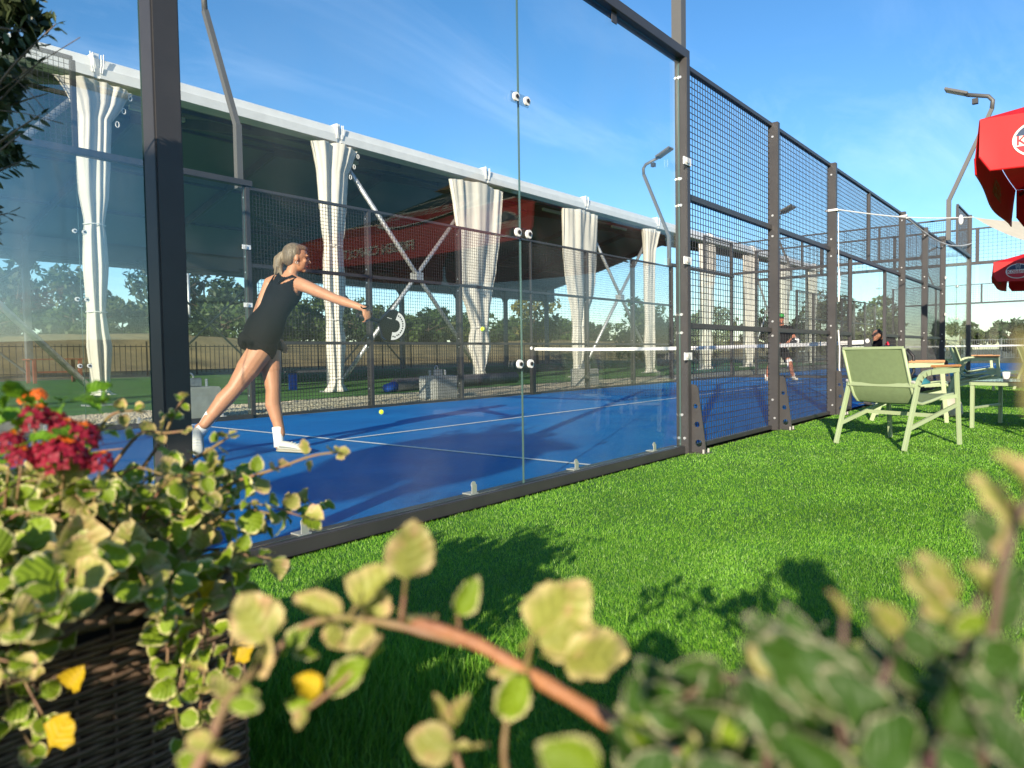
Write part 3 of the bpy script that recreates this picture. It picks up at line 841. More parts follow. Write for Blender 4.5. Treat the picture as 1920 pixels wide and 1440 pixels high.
def text_mesh(s, size, depth, m, shear=0.0, name='lettering'):
    cu = bpy.data.curves.new(name, 'FONT'); cu.body = s; cu.size = size; cu.extrude = depth; cu.align_x = 'CENTER'; cu.align_y = 'CENTER'
    cu.shear = shear; cu.resolution_u = 3; cu.offset = size*0.012
    ob = bpy.data.objects.new(name, cu); COL.objects.link(ob)
    dg = bpy.context.evaluated_depsgraph_get(); dg.update()
    me = bpy.data.meshes.new_from_object(ob.evaluated_get(dg))
    bpy.data.objects.remove(ob); bpy.data.curves.remove(cu)
    me.materials.clear(); me.materials.append(m)
    return me
def ellipse(a, b, z, n=40, y0=-9, y1=9):
    pts = []
    for k in range(n):
        t = 2*math.pi*k/n; y = b*math.sin(t); pts.append((a*math.cos(t), min(max(y, y0), y1), z))
    return pts
def oval_logo(parent, mtx, w, word='Kőbányai'):
    """oval printed badge on the cloth: white rim, dark upper half, red lower half, white band with the word"""
    a, b = w/2, w*0.36
    def put(mb_or_me, nm, m=None, par=None):
        me = mb_or_me.mesh(nm, m) if isinstance(mb_or_me, MB) else mb_or_me
        o = link(nm, me, par if par is not None else parent)
        if par is None: o.matrix_local = mtx
        return o
    def flat(pts): return MB().add(pts, [tuple(range(len(pts)))])
    e = put(flat(ellipse(a, b, 0.0015)), 'badge', M['print_white'])
    put(flat(ellipse(a*0.93, b*0.90, 0.0030, y0=b*0.22)), 'badge_field', M['print_navy'], e)
    put(flat(ellipse(a*0.93, b*0.90, 0.0030, y1=-b*0.30)), 'badge_field', M['print_red'], e)
    sh = [(-0.16*a, b*0.32, .0045), (0, b*0.24, .0045), (0.16*a, b*0.32, .0045), (0.19*a, b*0.95, .0045), (0.1*a, b*1.08, .0045), (0, b*1.0, .0045), (-0.1*a, b*1.08, .0045), (-0.19*a, b*0.95, .0045)]
    put(flat(sh), 'crest', M['print_white'], e)
    put(flat([(x*0.84, y*0.93+0.03*b, z+.001) for x, y, z in sh]), 'crest_field', M['print_navy'], e)
    for k in range(3):
        put(flat([(-.1*a, b*(.5+.15*k), .0066), (.1*a, b*(.5+.15*k), .0066), (.1*a, b*(.54+.15*k), .0066), (-.1*a, b*(.54+.15*k), .0066)]), 'crest_bar', M['print_white'], e)
    tm = text_mesh(word, w*0.235, 0.0004, M['print_red'])
    o = put(tm, 'lettering', None, e); o.location = (0, -b*0.045, 0.0040)
    return e
def frame(o, x, y):
    o = Vector(o); x = Vector(x).normalized(); y = Vector(y); z = x.cross(y).normalized(); y = z.cross(x)
    m = Matrix((x, y, z)).transposed().to_4x4(); m.translation = o
    return m
def parasol(label, loc, rz=0.0, hx=1.4, hy=2.0, zt=2.30, zb=1.95, zp=3.08, group='red beer-garden parasols'):
    t = thing('parasol', label, 'parasol', loc, rz, group)
    # canopy in four facets with a light sag; dark inner field, red border
    C4 = [(-hx, hy), (-hx, -hy), (hx, -hy), (hx, hy)]
    for k in range(4):
        a = Vector((*C4[k], zt)); b = Vector((*C4[(k+1) % 4], zt)); p = Vector((0, 0, zp))
        n = 10; vs = []; fs = []; mi = []
        for j in range(n+1):
            u = j/n*0.93
            for i in range(n+1):
                w = i/n; q = (a+(b-a)*w); q = q+(p-q)*u
                sag = 0.05*math.sin(math.pi*w)*(1-u)+0.05*math.sin(math.pi*u)
                vs.append((q.x, q.y, q.z-sag))
        for j in range(n):
            for i in range(n):
                fs.append((j*(n+1)+i, j*(n+1)+i+1, (j+1)*(n+1)+i+1, (j+1)*(n+1)+i)); mi.append(0 if j < 3 else 1)
        me = MB().add(vs, fs).mesh('canopy_panel', [M['red'], M['navy']], True)
        me.polygons.foreach_set('material_index', mi)
        cp = link('canopy_panel', me, t)
        # white piping between the two colours
        MB().tube([Vector(vs[3*(n+1)+i])+Vector((0, 0, 0.006)) for i in range(n+1)], 0.010, 5).build('piping', M['print_white'], cp)
        # hanging valance with rounded cut-outs at the corners, flaring out a little
        L = (b-a).length; nn = (b-a).cross(Vector((0, 0, 1))).normalized()
        if nn.dot((a+b)/2*Vector((1, 1, 0)) if False else Vector(((a+b).x/2, (a+b).y/2, 0))) < 0: nn = -nn
        m_ = 64; vs = []; fs = []; rows = 5
        for j in range(rows+1):
            v = j/rows
            for i in range(m_+1):
                w = i/m_; s = w*L; e = min(s, L-s)
                cut = 1.0 if e > 0.05 else 0.72+0.28*math.sqrt(max(0, 1-((0.05-e)/0.05)**2))
                q = a+(b-a)*w
                wob = 0.012*math.sin(w*9+k)*v
                vs.append(q+nn*(0.03*v+wob+0.004)-Vector((0, 0, 0.05*math.sin(math.pi*w)+(zt-zb)*v*cut)))
        for j in range(rows):
            for i in range(m_): fs.append((j*(m_+1)+i, j*(m_+1)+i+1, (j+1)*(m_+1)+i+1, (j+1)*(m_+1)+i))
        va = MB().add(vs, fs).build('valance', M['red'], t, True)
        MB().tube([vs[rows*(m_+1)+i] for i in range(m_+1)], 0.005, 4).build('hem', M['red'], va)
        d = (b-a).normalized(); d = d if nn.cross(d).z < 0 else -d
        d = Vector((0, 0, 1)).cross(nn)
        mid = a+(b-a)*0.5+nn*0.022-Vector((0, 0, 0.05+(zt-zb)*0.52))
        zdir = (Vector((0, 0, zt))-Vector((nn*0.03+Vector((0, 0, zb))))).normalized()
        if k in (0, 2): # badge near one end and words beyond it
            c = mid+d*(L/2-0.36)*-1
            c.z += 0.045
            oval_logo(va, frame(c+nn*0.006, d, Vector((0, 0, 1))-nn*0.08), 0.36)
            o = link('lettering', text_mesh('FRISSEN CSAPOLT', 0.16, 0.003, M['print_white']), va)
            o.matrix_local = frame(mid+nn*0.006+d*0.35-Vector((0, 0, 0.02)), d, Vector((0, 0, 1))-nn*0.08)
        else:
            o = link('lettering', text_mesh('FRISSEN', 0.17, 0.003, M['print_dim']), va)
            o.matrix_local = frame(mid+nn*0.004-Vector((0, 0, 0.01)), d, Vector((0, 0, 1))-nn*0.08)
        # big badge on the slope
        e0 = (a+b)/2; s_up = (p-e0).normalized(); f = e0+(p-e0)*0.36+Vector((0, 0, -0.065)); nr = d.cross(s_up).normalized()
        oval_logo(cp, frame(f+nr*0.035, d, s_up), 1.5 if k in (0, 2) else 1.15)
    cap = MB()
    q = [(-0.34*hx/1.4, 0.45), (-0.34*hx/1.4, -0.45), (0.34*hx/1.4, -0.45), (0.34*hx/1.4, 0.45)]
    cap.add([(x, y, zp-0.14) for x, y in q]+[(0, 0, zp+0.10)], [(i, (i+1) % 4, 4) for i in range(4)])
    cap.build('vent_cap', M['tan'], t)
    for x, y in C4+[(hx, 0), (-hx, 0), (0, hy), (0, -hy)]:
        MB().bar((0, 0, zp-0.09), (x*0.985, y*0.985, zt-0.05), 0.02, 0.03).build('rib', M['ribsteel'], t)
        MB().bar((0, 0, zp-0.85), (x*0.5, y*0.5, (zp+zt)/2-0.1), 0.016, 0.025).build('strut', M['ribsteel'], t)
    MB().tube([(0, 0, 0.06), (0, 0, zp+0.05)], 0.03, 12).build('pole', M['ribsteel'], t, smooth=True)
    MB().box((-0.45, -0.45, 0.012), (0.45, 0.45, 0.07)).build('base_slab', M['concrete'], t, bevel=0.01)
    return t
P1 = parasol('large red parasol at the right edge, sunlit front edge, over the hidden garden table', (6.0, -3.9, 0))
P2 = copy_tree(P1); P2.location = (15.7, -3.08, 0)
P2['label'] = 'smaller-looking red parasol farther off, below the cream shade sail'
# unseen parasol added behind the viewer to throw shade on the corner post
P3 = parasol('unseen red parasol added behind the viewer to shade the corner post and olive branches', (-5.4, -1.90, 0), hx=0.7, hy=0.45, zt=2.85, zb=2.52, zp=3.30)

# ------------------------------------------------------------------ shade sail and rope
t = thing('shade_sail', 'cream shade sail stretched on a rope between the two red parasols', 'shade sail', (11.5, -3.4, 0), world=True)
A_, B_, C_ = at(1825, 407, 10.0), at(2080, 392, 12.5), at(2160, 440, 9.0)
n = 14; vs = []; fs = []
for i in range(n+1):
    for j in range(n+1-i):
        u, v = i/n, j/n; w = 1-u-v
        p = A_*w+B_*u+C_*v
        c = (A_+B_+C_)/3
        e = 1.0*(u*v+v*w+u*w)
        p.z -= 1.15*v*w+0.5*u*w+0.5*u*v-1.6*u*v*w
        vs.append(p)
idx = {}
q = 0
for i in range(n+1):
    for j in range(n+1-i): idx[i, j] = q; q += 1
for i in range(n):
    for j in range(n-i):
        fs.append((idx[i, j], idx[i+1, j], idx[i, j+1]))
        if j < n-i-1: fs.append((idx[i+1, j], idx[i+1, j+1], idx[i, j+1]))
MB().add(vs, fs).build('sail_cloth', M['cream'], t, True)
for p, base in ((B_, (B_.x+.3, B_.y-.4)), (C_, (C_.x-.1, C_.y-.5))):
    MB().tube([(base[0], base[1], 0), (base[0], base[1], p.z+0.3)], 0.05, 10).build('sail_pole', M['steel'], t, smooth=True)
    MB().tube([p, (base[0], base[1], p.z+0.1)], 0.008, 5).build('tie_line', M['whitep'], t)
t = thing('rope', 'thin white rope tied from a fence post to the tip of the cream sail', 'rope', (8, -0.1, 2.44), world=True)
pts = [Vector((7.96, -0.12, 2.44)).lerp(A_, k/16)-Vector((0, 0, 0.05*math.sin(math.pi*k/16))) for k in range(17)]
MB().tube(pts, 0.007, 6).build('rope_line', M['whitep'], t)
MB().tube([(7.96, -0.115, 2.44), (8.04, -0.115, 2.44), (8.04, 0.012, 2.44), (7.96, 0.012, 2.44), (7.96, -0.115, 2.44)], 0.014, 6).build('knot', M['whitep'], t)
MB().tube([(8.045, -0.11, 2.42), (8.05, -0.112, 1.95), (8.048, -0.115, 1.75)], 0.004, 6).build('rope_end', M['whitep'], t)
MB().tube([(8.05, -0.115, 1.74), (8.07, -0.12, 1.60), (8.06, -0.11, 1.38), (8.05, -0.115, 1.36), (8.045, -0.12, 1.55), (8.05, -0.115, 1.74)], 0.009, 6).build('rope_loop', M['whitep'], t)
MB().tube([(8.06, -0.11, 1.02), (8.04, -0.13, 0.8), (8.07, -0.12, 0.55), (8.12, -0.14, 0.36)], 0.008, 6).build('rope_end', M['whitep'], t)
MB().ball((10.35, -1.07, 2.52), (0.03, 0.03, 0.07), 8, 6).build('knot', M['whitep'], t)
t = thing('rope', 'thin slack cord looped over a farther fence post below the white rope', 'rope', (12, -0.1, 2.9), world=True)
MB().tube([(11.96, -0.11, 2.93), (12.04, -0.11, 2.95), (12.04, 0.01, 2.93), (11.96, 0.01, 2.92), (11.96, -0.11, 2.93)], 0.013, 6).build('knot', M['whitep'], t)
MB().tube([Vector((12.03, -0.11, 2.90)).lerp(Vector((19.9, -0.1, 3.35)), k/10)-Vector((0, 0, 0.22*math.sin(math.pi*k/10))) for k in range(11)], 0.011, 5).build('rope_line', M['whitep'], t)

# ------------------------------------------------------------------ garden chairs, table, bags
M['sage'] = mat('sage_green_frame', (0.34, 0.42, 0.24), 0.4, noise=0.04, nscale=5)
M['sling'] = mat('sage_green_mesh', (0.25, 0.33, 0.16), 0.65, noise=0.06, nscale=30, bump=0.35, bscale=420, trans=0.22)
def chair(label, loc, rz):
    t = thing('garden_chair', label, 'chair', loc, rz, 'sage green garden chairs on the lawn')
    S = M['sage']
    for s in (-1, 1):
        x = s*0.30
        # rear leg rises, bends forward and becomes the arm
        MB().bar((x, -0.37, 0.004), (x, -0.205, 0.50), 0.024, 0.042, up=(0, 1, 0)).build('leg', S, t, bevel=0.004)
        arc = [(x, -0.209, 0.49), (x, -0.195, 0.53), (x, -0.165, 0.565), (x, -0.12, 0.588), (x, -0.06, 0.597), (x, 0.30, 0.612)]
        mb = MB()
        for p, q in zip(arc[:-1], arc[1:]): mb.bar(p, Vector(q)+(Vector(q)-Vector(p)).normalized()*0.006, 0.024, 0.042, up=(1, 0, 0) if False else (0, 1, 0) if abs(q[1]-p[1]) < abs(q[2]-p[2]) else (0, 0, 1))
        mb.build('arm_tube', S, t)
        MB().bar((x, 0.335, 0.004), (x, 0.285, 0.595), 0.024, 0.040, up=(0, 1, 0)).build('leg', S, t, bevel=0.004)
        MB().box((x-0.024, -0.02, 0.634), (x+0.024, 0.315, 0.652)).build('armrest', M['wood'], t, bevel=0.005)
        MB().box((x-0.012, 0.0, 0.624), (x+0.012, 0.30, 0.6335)).build('spacer', S, t)
        # sling rail: seat front, back along the seat, round and up the back
        xr = s*0.262
        rail = [(xr, 0.335, 0.395), (xr, 0.31, 0.415), (xr, 0.2, 0.405), (xr, 0.0, 0.365), (xr, -0.10, 0.350), (xr, -0.155, 0.362), (xr, -0.195, 0.405), (xr, -0.225, 0.47), (xr, -0.33, 0.785)]
        MB().tube(rail, 0.0125, 8).build('sling_rail', S, t, smooth=True)
        MB().bar((x, -0.315, 0.17), (x, 0.31, 0.335), 0.018, 0.03).build('stretcher', S, t)
        MB().bar((xr, 0.13, 0.385), (x, 0.295, 0.40), 0.016, 0.03).build('seat_link', S, t)
        MB().disc((s*0.276, -0.243, 0.525), (s, 0, 0), 0.012, 0.02, 8).build('bolt', M['inox'], t)
    prof = [(0.335, 0.400), (0.31, 0.419), (0.25, 0.414), (0.2, 0.405), (0.1, 0.383), (0.0, 0.362), (-0.10, 0.347), (-0.155, 0.360), (-0.195, 0.404), (-0.225, 0.468), (-0.258, 0.57), (-0.29, 0.67), (-0.33, 0.788)]
    def sling(rows, nm):
        vs = []; fs = []; k = 8
        for i, (y, z) in enumerate(rows):
            for j in range(k+1):
                u = j/k*2-1; sg = 0.010*(1-u*u)
                vs.append((u*0.262, y-(sg if z > 0.45 else 0), z-(sg if z <= 0.45 else 0)))
        for i in range(len(rows)-1):
            for j in range(k): fs.append((i*(k+1)+j, i*(k+1)+j+1, (i+1)*(k+1)+j+1, (i+1)*(k+1)+j))
        return MB().add(vs, fs).build(nm, M['sling'], t, True)
    sling(prof[:8], 'seat'); sling(prof[7:], 'backrest')
    MB().bar((-0.262, -0.333, 0.792), (0.262, -0.333, 0.792), 0.02).build('top_rail', S, t)
    MB().bar((-0.288, -0.235, 0.50), (0.288, -0.235, 0.50), 0.022, 0.034).build('crossbar', S, t, bevel=0.003)
    MB().bar((-0.262, 0.333, 0.397), (0.262, 0.333, 0.397), 0.022).build('front_rail', S, t)
    MB().bar((-0.288, 0.02, 0.255), (0.288, 0.02, 0.255), 0.02, 0.03).build('crossbar', S, t)
    return t
C0 = chair('sage green sling chair seen from behind in full sun, nearest on the lawn', (5.40, -1.27, 0), R(-113.4))
def chair_at(label, x, y, rz):
    c = copy_tree(C0); c.location = (x, y, 0); c.rotation_euler = (0, 0, R(rz)); c['label'] = label; return c
chair_at('sage green chair holding the black backpack, just beyond the nearest chair', 7.75, -0.95, -172)
chair_at('shaded green chair with wooden arms, alone between the fence and the right edge', 12.2, -1.05, -175)
chair_at('half-hidden shaded green chair right behind the other shaded one by the fence', 14.0, -0.85, -165)
chair_at('farthest shaded green chair at the right edge of the lawn', 15.2, -1.75, -185)
chair_at('green chair at the right edge, only a front leg and arm in view', 6.52, -2.42, -80)

M['tabletop'] = mat('grey_glass_tabletop', (0.06, 0.075, 0.08), 0.08, spec=0.8)
t = thing('side_table', 'low square table with a dark glossy top and green legs', 'table', (7.32, -2.02, 0), R(-14))
MB().box((-0.36, -0.36, 0.452), (0.36, 0.36, 0.462)).build('table_top', M['tabletop'], t, bevel=0.002)
for p, q in (((-.36, -.36), (.36, -.36)), ((.36, -.36), (.36, .36)), ((.36, .36), (-.36, .36)), ((-.36, .36), (-.36, -.36))):
    MB().bar((p[0], p[1], 0.436), (q[0], q[1], 0.436), 0.028, 0.03).build('apron', M['sage'], t)
for x in (-.35, .35):
    for y in (-.35, .35):
        MB().box((x-.016, y-.016, 0.003), (x+.016, y+.016, 0.42)).build('leg', M['sage'], t, bevel=0.003)
MB().bar((-.334, -.35, .2), (.334, -.35, .2), 0.02).build('stretcher', M['sage'], t)
MB().bar((-.334, .35, .2), (.334, .35, .2), 0.02).build('stretcher', M['sage'], t)
M['packred'] = mat('red_card', (0.55, 0.02, 0.02), 0.5)
t = thing('snack_box', 'red and white box lying on the dark low table', 'box', (7.33, -2.05, 0.463), R(25))
MB().box((-.10, -.06, 0), (.10, .06, .05)).build('carton', M['whitep'], t, bevel=0.004)
MB().box((-.101, -.061, .028), (.02, .061, .052)).build('lid_flap', M['packred'], t)
t = thing('cup', 'white paper cup on the corner of the dark low table', 'cup', (7.13, -1.86, 0.463))
mb = MB(); prof = [(0.0, 0.001), (0.026, 0.001), (0.034, 0.085), (0.031, 0.085), (0.024, 0.008), (0.0, 0.008)]; n = 16
vs = [(r*math.cos(2*math.pi*j/n), r*math.sin(2*math.pi*j/n), z) for r, z in prof for j in range(n)]
mb.add(vs, [(i*n+j, i*n+(j+1) % n, (i+1)*n+(j+1) % n, (i+1)*n+j) for i in range(len(prof)-1) for j in range(n)])
mb.build('cup_body', M['whitep'], t, True)

M['bagblack'] = mat('black_nylon', (0.012, 0.012, 0.016), 0.55, bump=0.3, bscale=60)
M['bagred'] = mat('red_trim', (0.60, 0.02, 0.05), 0.5)
M['teal'] = mat('teal_cloth', (0.02, 0.16, 0.20), 0.7)
def blob(rows, n=20, sq=0.75, seed=0):
    """soft lofted bag body: rows of (z, cx, cy, half x, half y)"""
    rr = random.Random(seed); vs = []
    for z, cx, cy, a, b in rows:
        for j in range(n):
            th = 2*math.pi*j/n; c, s = math.cos(th), math.sin(th)
            vs.append((cx+a*math.copysign(abs(c)**sq, c)*(1+rr.uniform(-.03, .03)), cy+b*math.copysign(abs(s)**sq, s)*(1+rr.uniform(-.03, .03)), z))
    k = len(rows)
    fs = [(i*n+j, i*n+(j+1) % n, (i+1)*n+(j+1) % n, (i+1)*n+j) for i in range(k-1) for j in range(n)]
    fs += [tuple(range(n-1, -1, -1)), tuple((k-1)*n+j for j in range(n))]
    return MB().add(vs, fs)
t = thing('backpack', 'black backpack with red trim propped on the second green chair', 'bag', (7.50, -0.80, 0.40), R(30))
blob([(0, 0, 0, .15, .10), (.03, 0, 0, .17, .13), (.15, 0, .01, .175, .14), (.28, 0, .02, .165, .13), (.36, 0, .03, .14, .11), (.41, 0, .04, .09, .07), (.425, 0, .04, .04, .03)], seed=3).build('bag_body', M['bagblack'], t, True)
blob([(.04, -.165, 0, .04, .09), (.12, -.19, 0, .045, .10), (.22, -.18, 0, .035, .08)], 14, seed=5).build('pocket', M['bagblack'], t, True)
for s in (-1, 1):
    MB().tube([(s*.07, -.13, .38), (s*.09, -.19, .30), (s*.10, -.19, .14), (s*.11, -.14, .05)], 0.016, 6).build('strap', M['bagblack'], t, True)
MB().tube([(.0, .03, .42), (.03, .03, .455), (.07, .03, .44), (.09, .03, .40)], 0.010, 6).build('handle', M['bagred'], t, True)
MB().tube([(-.172*math.cos(a), .02-.135*math.sin(a), .33-.1*abs(math.cos(a))) for a in np.linspace(.2, 2.9, 12)], 0.008, 5).build('zip', M['bagred'], t)
t = thing('towel', 'teal towel bunched under the black backpack', 'towel', (7.85, -1.02, 0.385), R(10))
blob([(0, 0, 0, .13, .09), (.03, .01, 0, .14, .10), (.06, 0, .01, .11, .075), (.085, -.01, 0, .05, .04)], 18, 0.9, 8).build('folded_cloth', M['teal'], t, True)
t = thing('cloth_bag', 'cream cloth bag lying on the grass behind the nearest chair', 'bag', (8.35, -1.25, 0.012), R(-20))
blob([(0, 0, 0, .16, .07), (.03, 0, 0, .17, .085), (.12, 0, 0, .165, .07), (.19, 0, .005, .155, .03), (.205, .005, .005, .15, .012)], 22, 0.8, 9).build('bag_body', M['cream'], t, True)
for s in (-1, 1): MB().tube([(s*.08-.05, .02, .20), (s*.08-.03, .04, .24), (s*.08+.03, .05, .235), (s*.08+.05, .02, .20)], 0.007, 5).build('handle', M['cream'], t, True)
for i, (x, y, rz, lb) in enumerate(((8.25, 6.86, 4, 'concrete ballast block behind the middle of the far fence, left of the ball curtain'), (3.55, 6.72, 2, 'concrete ballast block behind the trailing leg of the woman player'), (13.5, 7.10, -3, 'concrete ballast block between fence posts near the net post'))):
    t = thing('ballast_block', lb, 'block', (x, y, 0), R(rz), 'concrete ballast blocks along the gravel')
    MB().box((-.29, -.22, -0.005), (.29, .22, .42)).build('block_body', M['concrete'], t, bevel=0.02)
    MB().box((-.13, -.015, .422), (.13, .005, .54)).build('steel_lug', M['galv'], t, bevel=0.01)
    MB().tube([(-.02+.05*math.cos(a), .02, .54+.06*math.sin(a)) for a in np.linspace(-.4, 3.5, 10)], 0.012, 6).build('lifting_eye', M['galv'], t, True)
    for xx in (-.22, .2): MB().disc((xx, 0, .42), (0, 0, 1), 0.02, 0.10, 8).build('threaded_rod', M['galv'], t)
M['tarp'] = mat('grey_tarp', (0.07, 0.07, 0.08), 0.6, noise=0.3, nscale=4, bump=0.3, bscale=12)
t = thing('rolled_mat', 'long dark grey rolled mat with a blue end lying behind the far fence', 'roll', (11.8, 9.7, 0.0), world=True)
MB().tube([(9.5, 9.45, .15), (11, 9.6, .155), (12.6, 9.8, .15), (14.4, 10.0, .15)], 0.15, 14).build('roll', M['tarp'], t, True)
MB().tube([(9.2, 9.40, .10), (9.49, 9.448, .12)], [0.09, 0.12], 12).build('roll_end', mat('blue_offcut', (0.01, 0.08, 0.42), 0.7), t, True)
t = thing('bench', 'low dark bench with a blue leg inside the tent, beyond the fence', 'bench', (9.7, 12.6, 0))
MB().box((-.8, -.15, .42), (.8, .15, .47)).build('seat_board', M['tarp'], t)
for x in (-.65, .65): MB().box((x-.04, -.12, .003), (x+.04, .12, .418)).build('leg', bpy.data.materials['blue_offcut'], t)
M['redwood'] = mat('red_brown_wood', (0.22, 0.06, 0.035), 0.7, noise=0.2, nscale=5)
t = thing('picnic_table', 'red-brown table on the grass far behind the left glass wall', 'table', (8.9, 27.5, 0))
for k in range(4): MB().box((-.9, -.4+.2*k+.01, .85), (.9, -.2+.2*k-.01, .89)).build('plank', M['redwood'], t)
for x in (-.75, .75):
    for y in (-.33, .33): MB().box((x-.05, y-.05, .003), (x+.05, y+.05, .848)).build('leg', M['redwood'], t)
MB().bar((-.75, -.33, .4), (.75, -.33, .4), .06).build('rail', M['redwood'], t)

# ------------------------------------------------------------------ balls
M['ball'] = mat('yellow_green_felt', (0.62, 0.80, 0.03), 0.85, bump=0.3, bscale=400)
def ball_at(p, label):
    t = thing('tennis_ball', label, 'ball', p, random.random()*6, 'balls')
    MB().ball((0, 0, 0), 0.033, 20, 14).build('felt', M['ball'], t, True)
    pts = []
    for k in range(41):
        a = 2*math.pi*k/40; pts.append(Vector((math.cos(a)+.45*math.cos(3*a), math.sin(a)-.45*math.sin(3*a), 1.05*math.sin(2*a))).normalized()*0.0332)
    MB().tube(pts, 0.0012, 4).build('seam', M['whitep'], t)
ball_at(at(905, 617, 9.7), 'yellow ball in flight in front of a white curtain')
ball_at((5.25, 4.95, 0.037), 'yellow ball at rest on the blue court near the far fence')
ball_at((15.2, 3.0, 0.12), 'pale ball low over the court in front of the man in the green cap')

# ------------------------------------------------------------------ far background: trees, fence, houses, poles
M['bark'] = mat('bark', (0.10, 0.075, 0.05), 0.9, noise=0.3, nscale=8, bump=0.6, bscale=12)
def leafmat(name, c, trans=0.35):
    m = mat(name, c, 0.6, vary=0.12, noise=0.45, nscale=0.9, trans=trans); return m
LEAF = {'dark': leafmat('dark_foliage', (0.028, 0.055, 0.016)), 'mid': leafmat('mid_foliage', (0.055, 0.095, 0.020)), 'olive': leafmat('olive_foliage', (0.080, 0.105, 0.030)),
        'yellow': leafmat('yellow_green_foliage', (0.20, 0.20, 0.035))}
def crown_arrays(c, rx, rz, nclump, per, leaf, seed):
    g = np.random.default_rng(seed)
    d = g.normal(size=(nclump, 3)); d /= np.linalg.norm(d, axis=1)[:, None]
    rad = g.uniform(0.35, 1.0, nclump)**0.5
    cc = d*rad[:, None]*np.array([rx, rx, rz])*0.78
    cr = g.uniform(0.22, 0.42, nclump)*min(rx, rz)
    e = g.normal(size=(nclump, per, 3)); e /= np.linalg.norm(e, axis=2)[..., None]
    P = cc[:, None]+e*cr[:, None, None]*(g.uniform(0.2, 1, (nclump, per, 1))**0.4)
    P = P.reshape(-1, 3)+np.array(c); n = len(P)
    a = g.normal(size=(n, 3)); a /= np.linalg.norm(a, axis=1)[:, None]
    b = np.cross(a, g.normal(size=(n, 3))); b /= np.linalg.norm(b, axis=1)[:, None]+1e-9
    s = leaf*g.uniform(0.6, 1.4, (n, 1))
    V = np.stack([P-a*s, P+b*s*0.45, P+a*s, P-b*s*0.45], 1).reshape(-1, 3)
    F = np.arange(4*n).reshape(-1, 4)
    return V, F
def tree(x, y, z0, h, w, kind, label, seed, group, dens=1.0, leaf=0.26, name='tree', crown_lo=-0.06, cat='tree'):
    rr = random.Random(seed)
    t = thing(name, label, cat, (x, y, z0), world=True, group=group)
    cz = z0+h*(0.5+crown_lo/2)
    lean = rr.uniform(-.3, .3)
    MB().tube([(x, y, z0-0.3), (x+lean*.3, y, z0+h*.3), (x+lean, y, z0+h*.75)], [h*.03, h*.022, h*.008], 8).build('trunk', M['bark'], t, True)
    mb = MB()
    for k in range(6):
        a = rr.random()*6.28; zb = z0+h*rr.uniform(.2, .5)
        mb.tube([(x+lean*.4, y, zb), (x+math.cos(a)*w*.25, y+math.sin(a)*w*.25, zb+h*.12), (x+math.cos(a)*w*.42, y+math.sin(a)*w*.42, zb+h*.2)], [h*.012, h*.008, h*.003], 5)
    mb.build('limb', M['bark'], t)
    V, F = crown_arrays((x+lean*.5, y, cz), w/2, h*(1-crown_lo)/2, max(8, int(26*dens)), int(75*dens), leaf, seed)
    link('crown', npmesh('crown', V, F, LEAF[kind]), t)
    return t
G1 = 'trees on the bank behind the tent'
TL = {'dark': 'dark dense tree', 'mid': 'mid-green bushy tree', 'olive': 'pale olive-green tree', 'yellow': 'yellow-green sparse tree'}
spots = [(3, 50, 5.2, 7, 'mid'), (9, 52, 6.4, 6, 'dark'), (14.5, 50, 6.0, 5.4, 'dark'), (18.5, 53, 5.6, 5.5, 'mid'), (20.0, 48.5, 3.2, 5, 'olive'), (24.6, 52, 10.0, 6.2, 'dark'), (28.5, 50, 5.2, 6, 'dark'),
         (29.5, 55, 6.8, 5, 'dark'), (33, 49, 3.8, 5.5, 'mid'), (37.5, 50, 4.6, 6.2, 'mid'), (41.5, 48, 3.4, 5, 'olive'), (45.5, 54, 5.0, 6, 'mid'), (49, 49, 3.6, 5.5, 'mid'), (53, 52, 4.2, 6, 'dark'), (57, 50, 3.8, 6, 'mid'),
         (61.5, 55, 4.0, 6, 'dark'), (66, 52, 3.4, 6, 'mid'), (72, 56, 4.2, 7, 'mid'), (78, 54, 3.6, 7, 'dark'), (85, 58, 4.5, 8, 'mid'), (94, 60, 4.5, 9, 'dark'), (-4, 51, 6.2, 8, 'dark')]
WH = ['left of the first curtain', 'at the far left behind the olive branches', 'left of the first tied curtain', 'directly left of the first curtain foot', 'low on the left, near the rim', 'tallest, right of the first curtain', 'right beside the tallest one',
      'rising behind the woman player', 'left of the woman player', 'below the arm of the woman player', 'low under the racket arm', 'behind the racket', 'right of the racket', 'between the crossed struts', 'left of the flying ball',
      'right of the flying ball', 'left of the glass seam', 'just right of the glass seam', 'behind the net tape', 'beyond the split curtain', 'far right end of the tent opening', 'outermost left on the bank']
for i, (x, y, h, w, k) in enumerate(spots):
    tree(x, y, 1.9, h, w, k, '%s on the bank, %s' % (TL[k], WH[i]), 100+i, G1, 1.0)
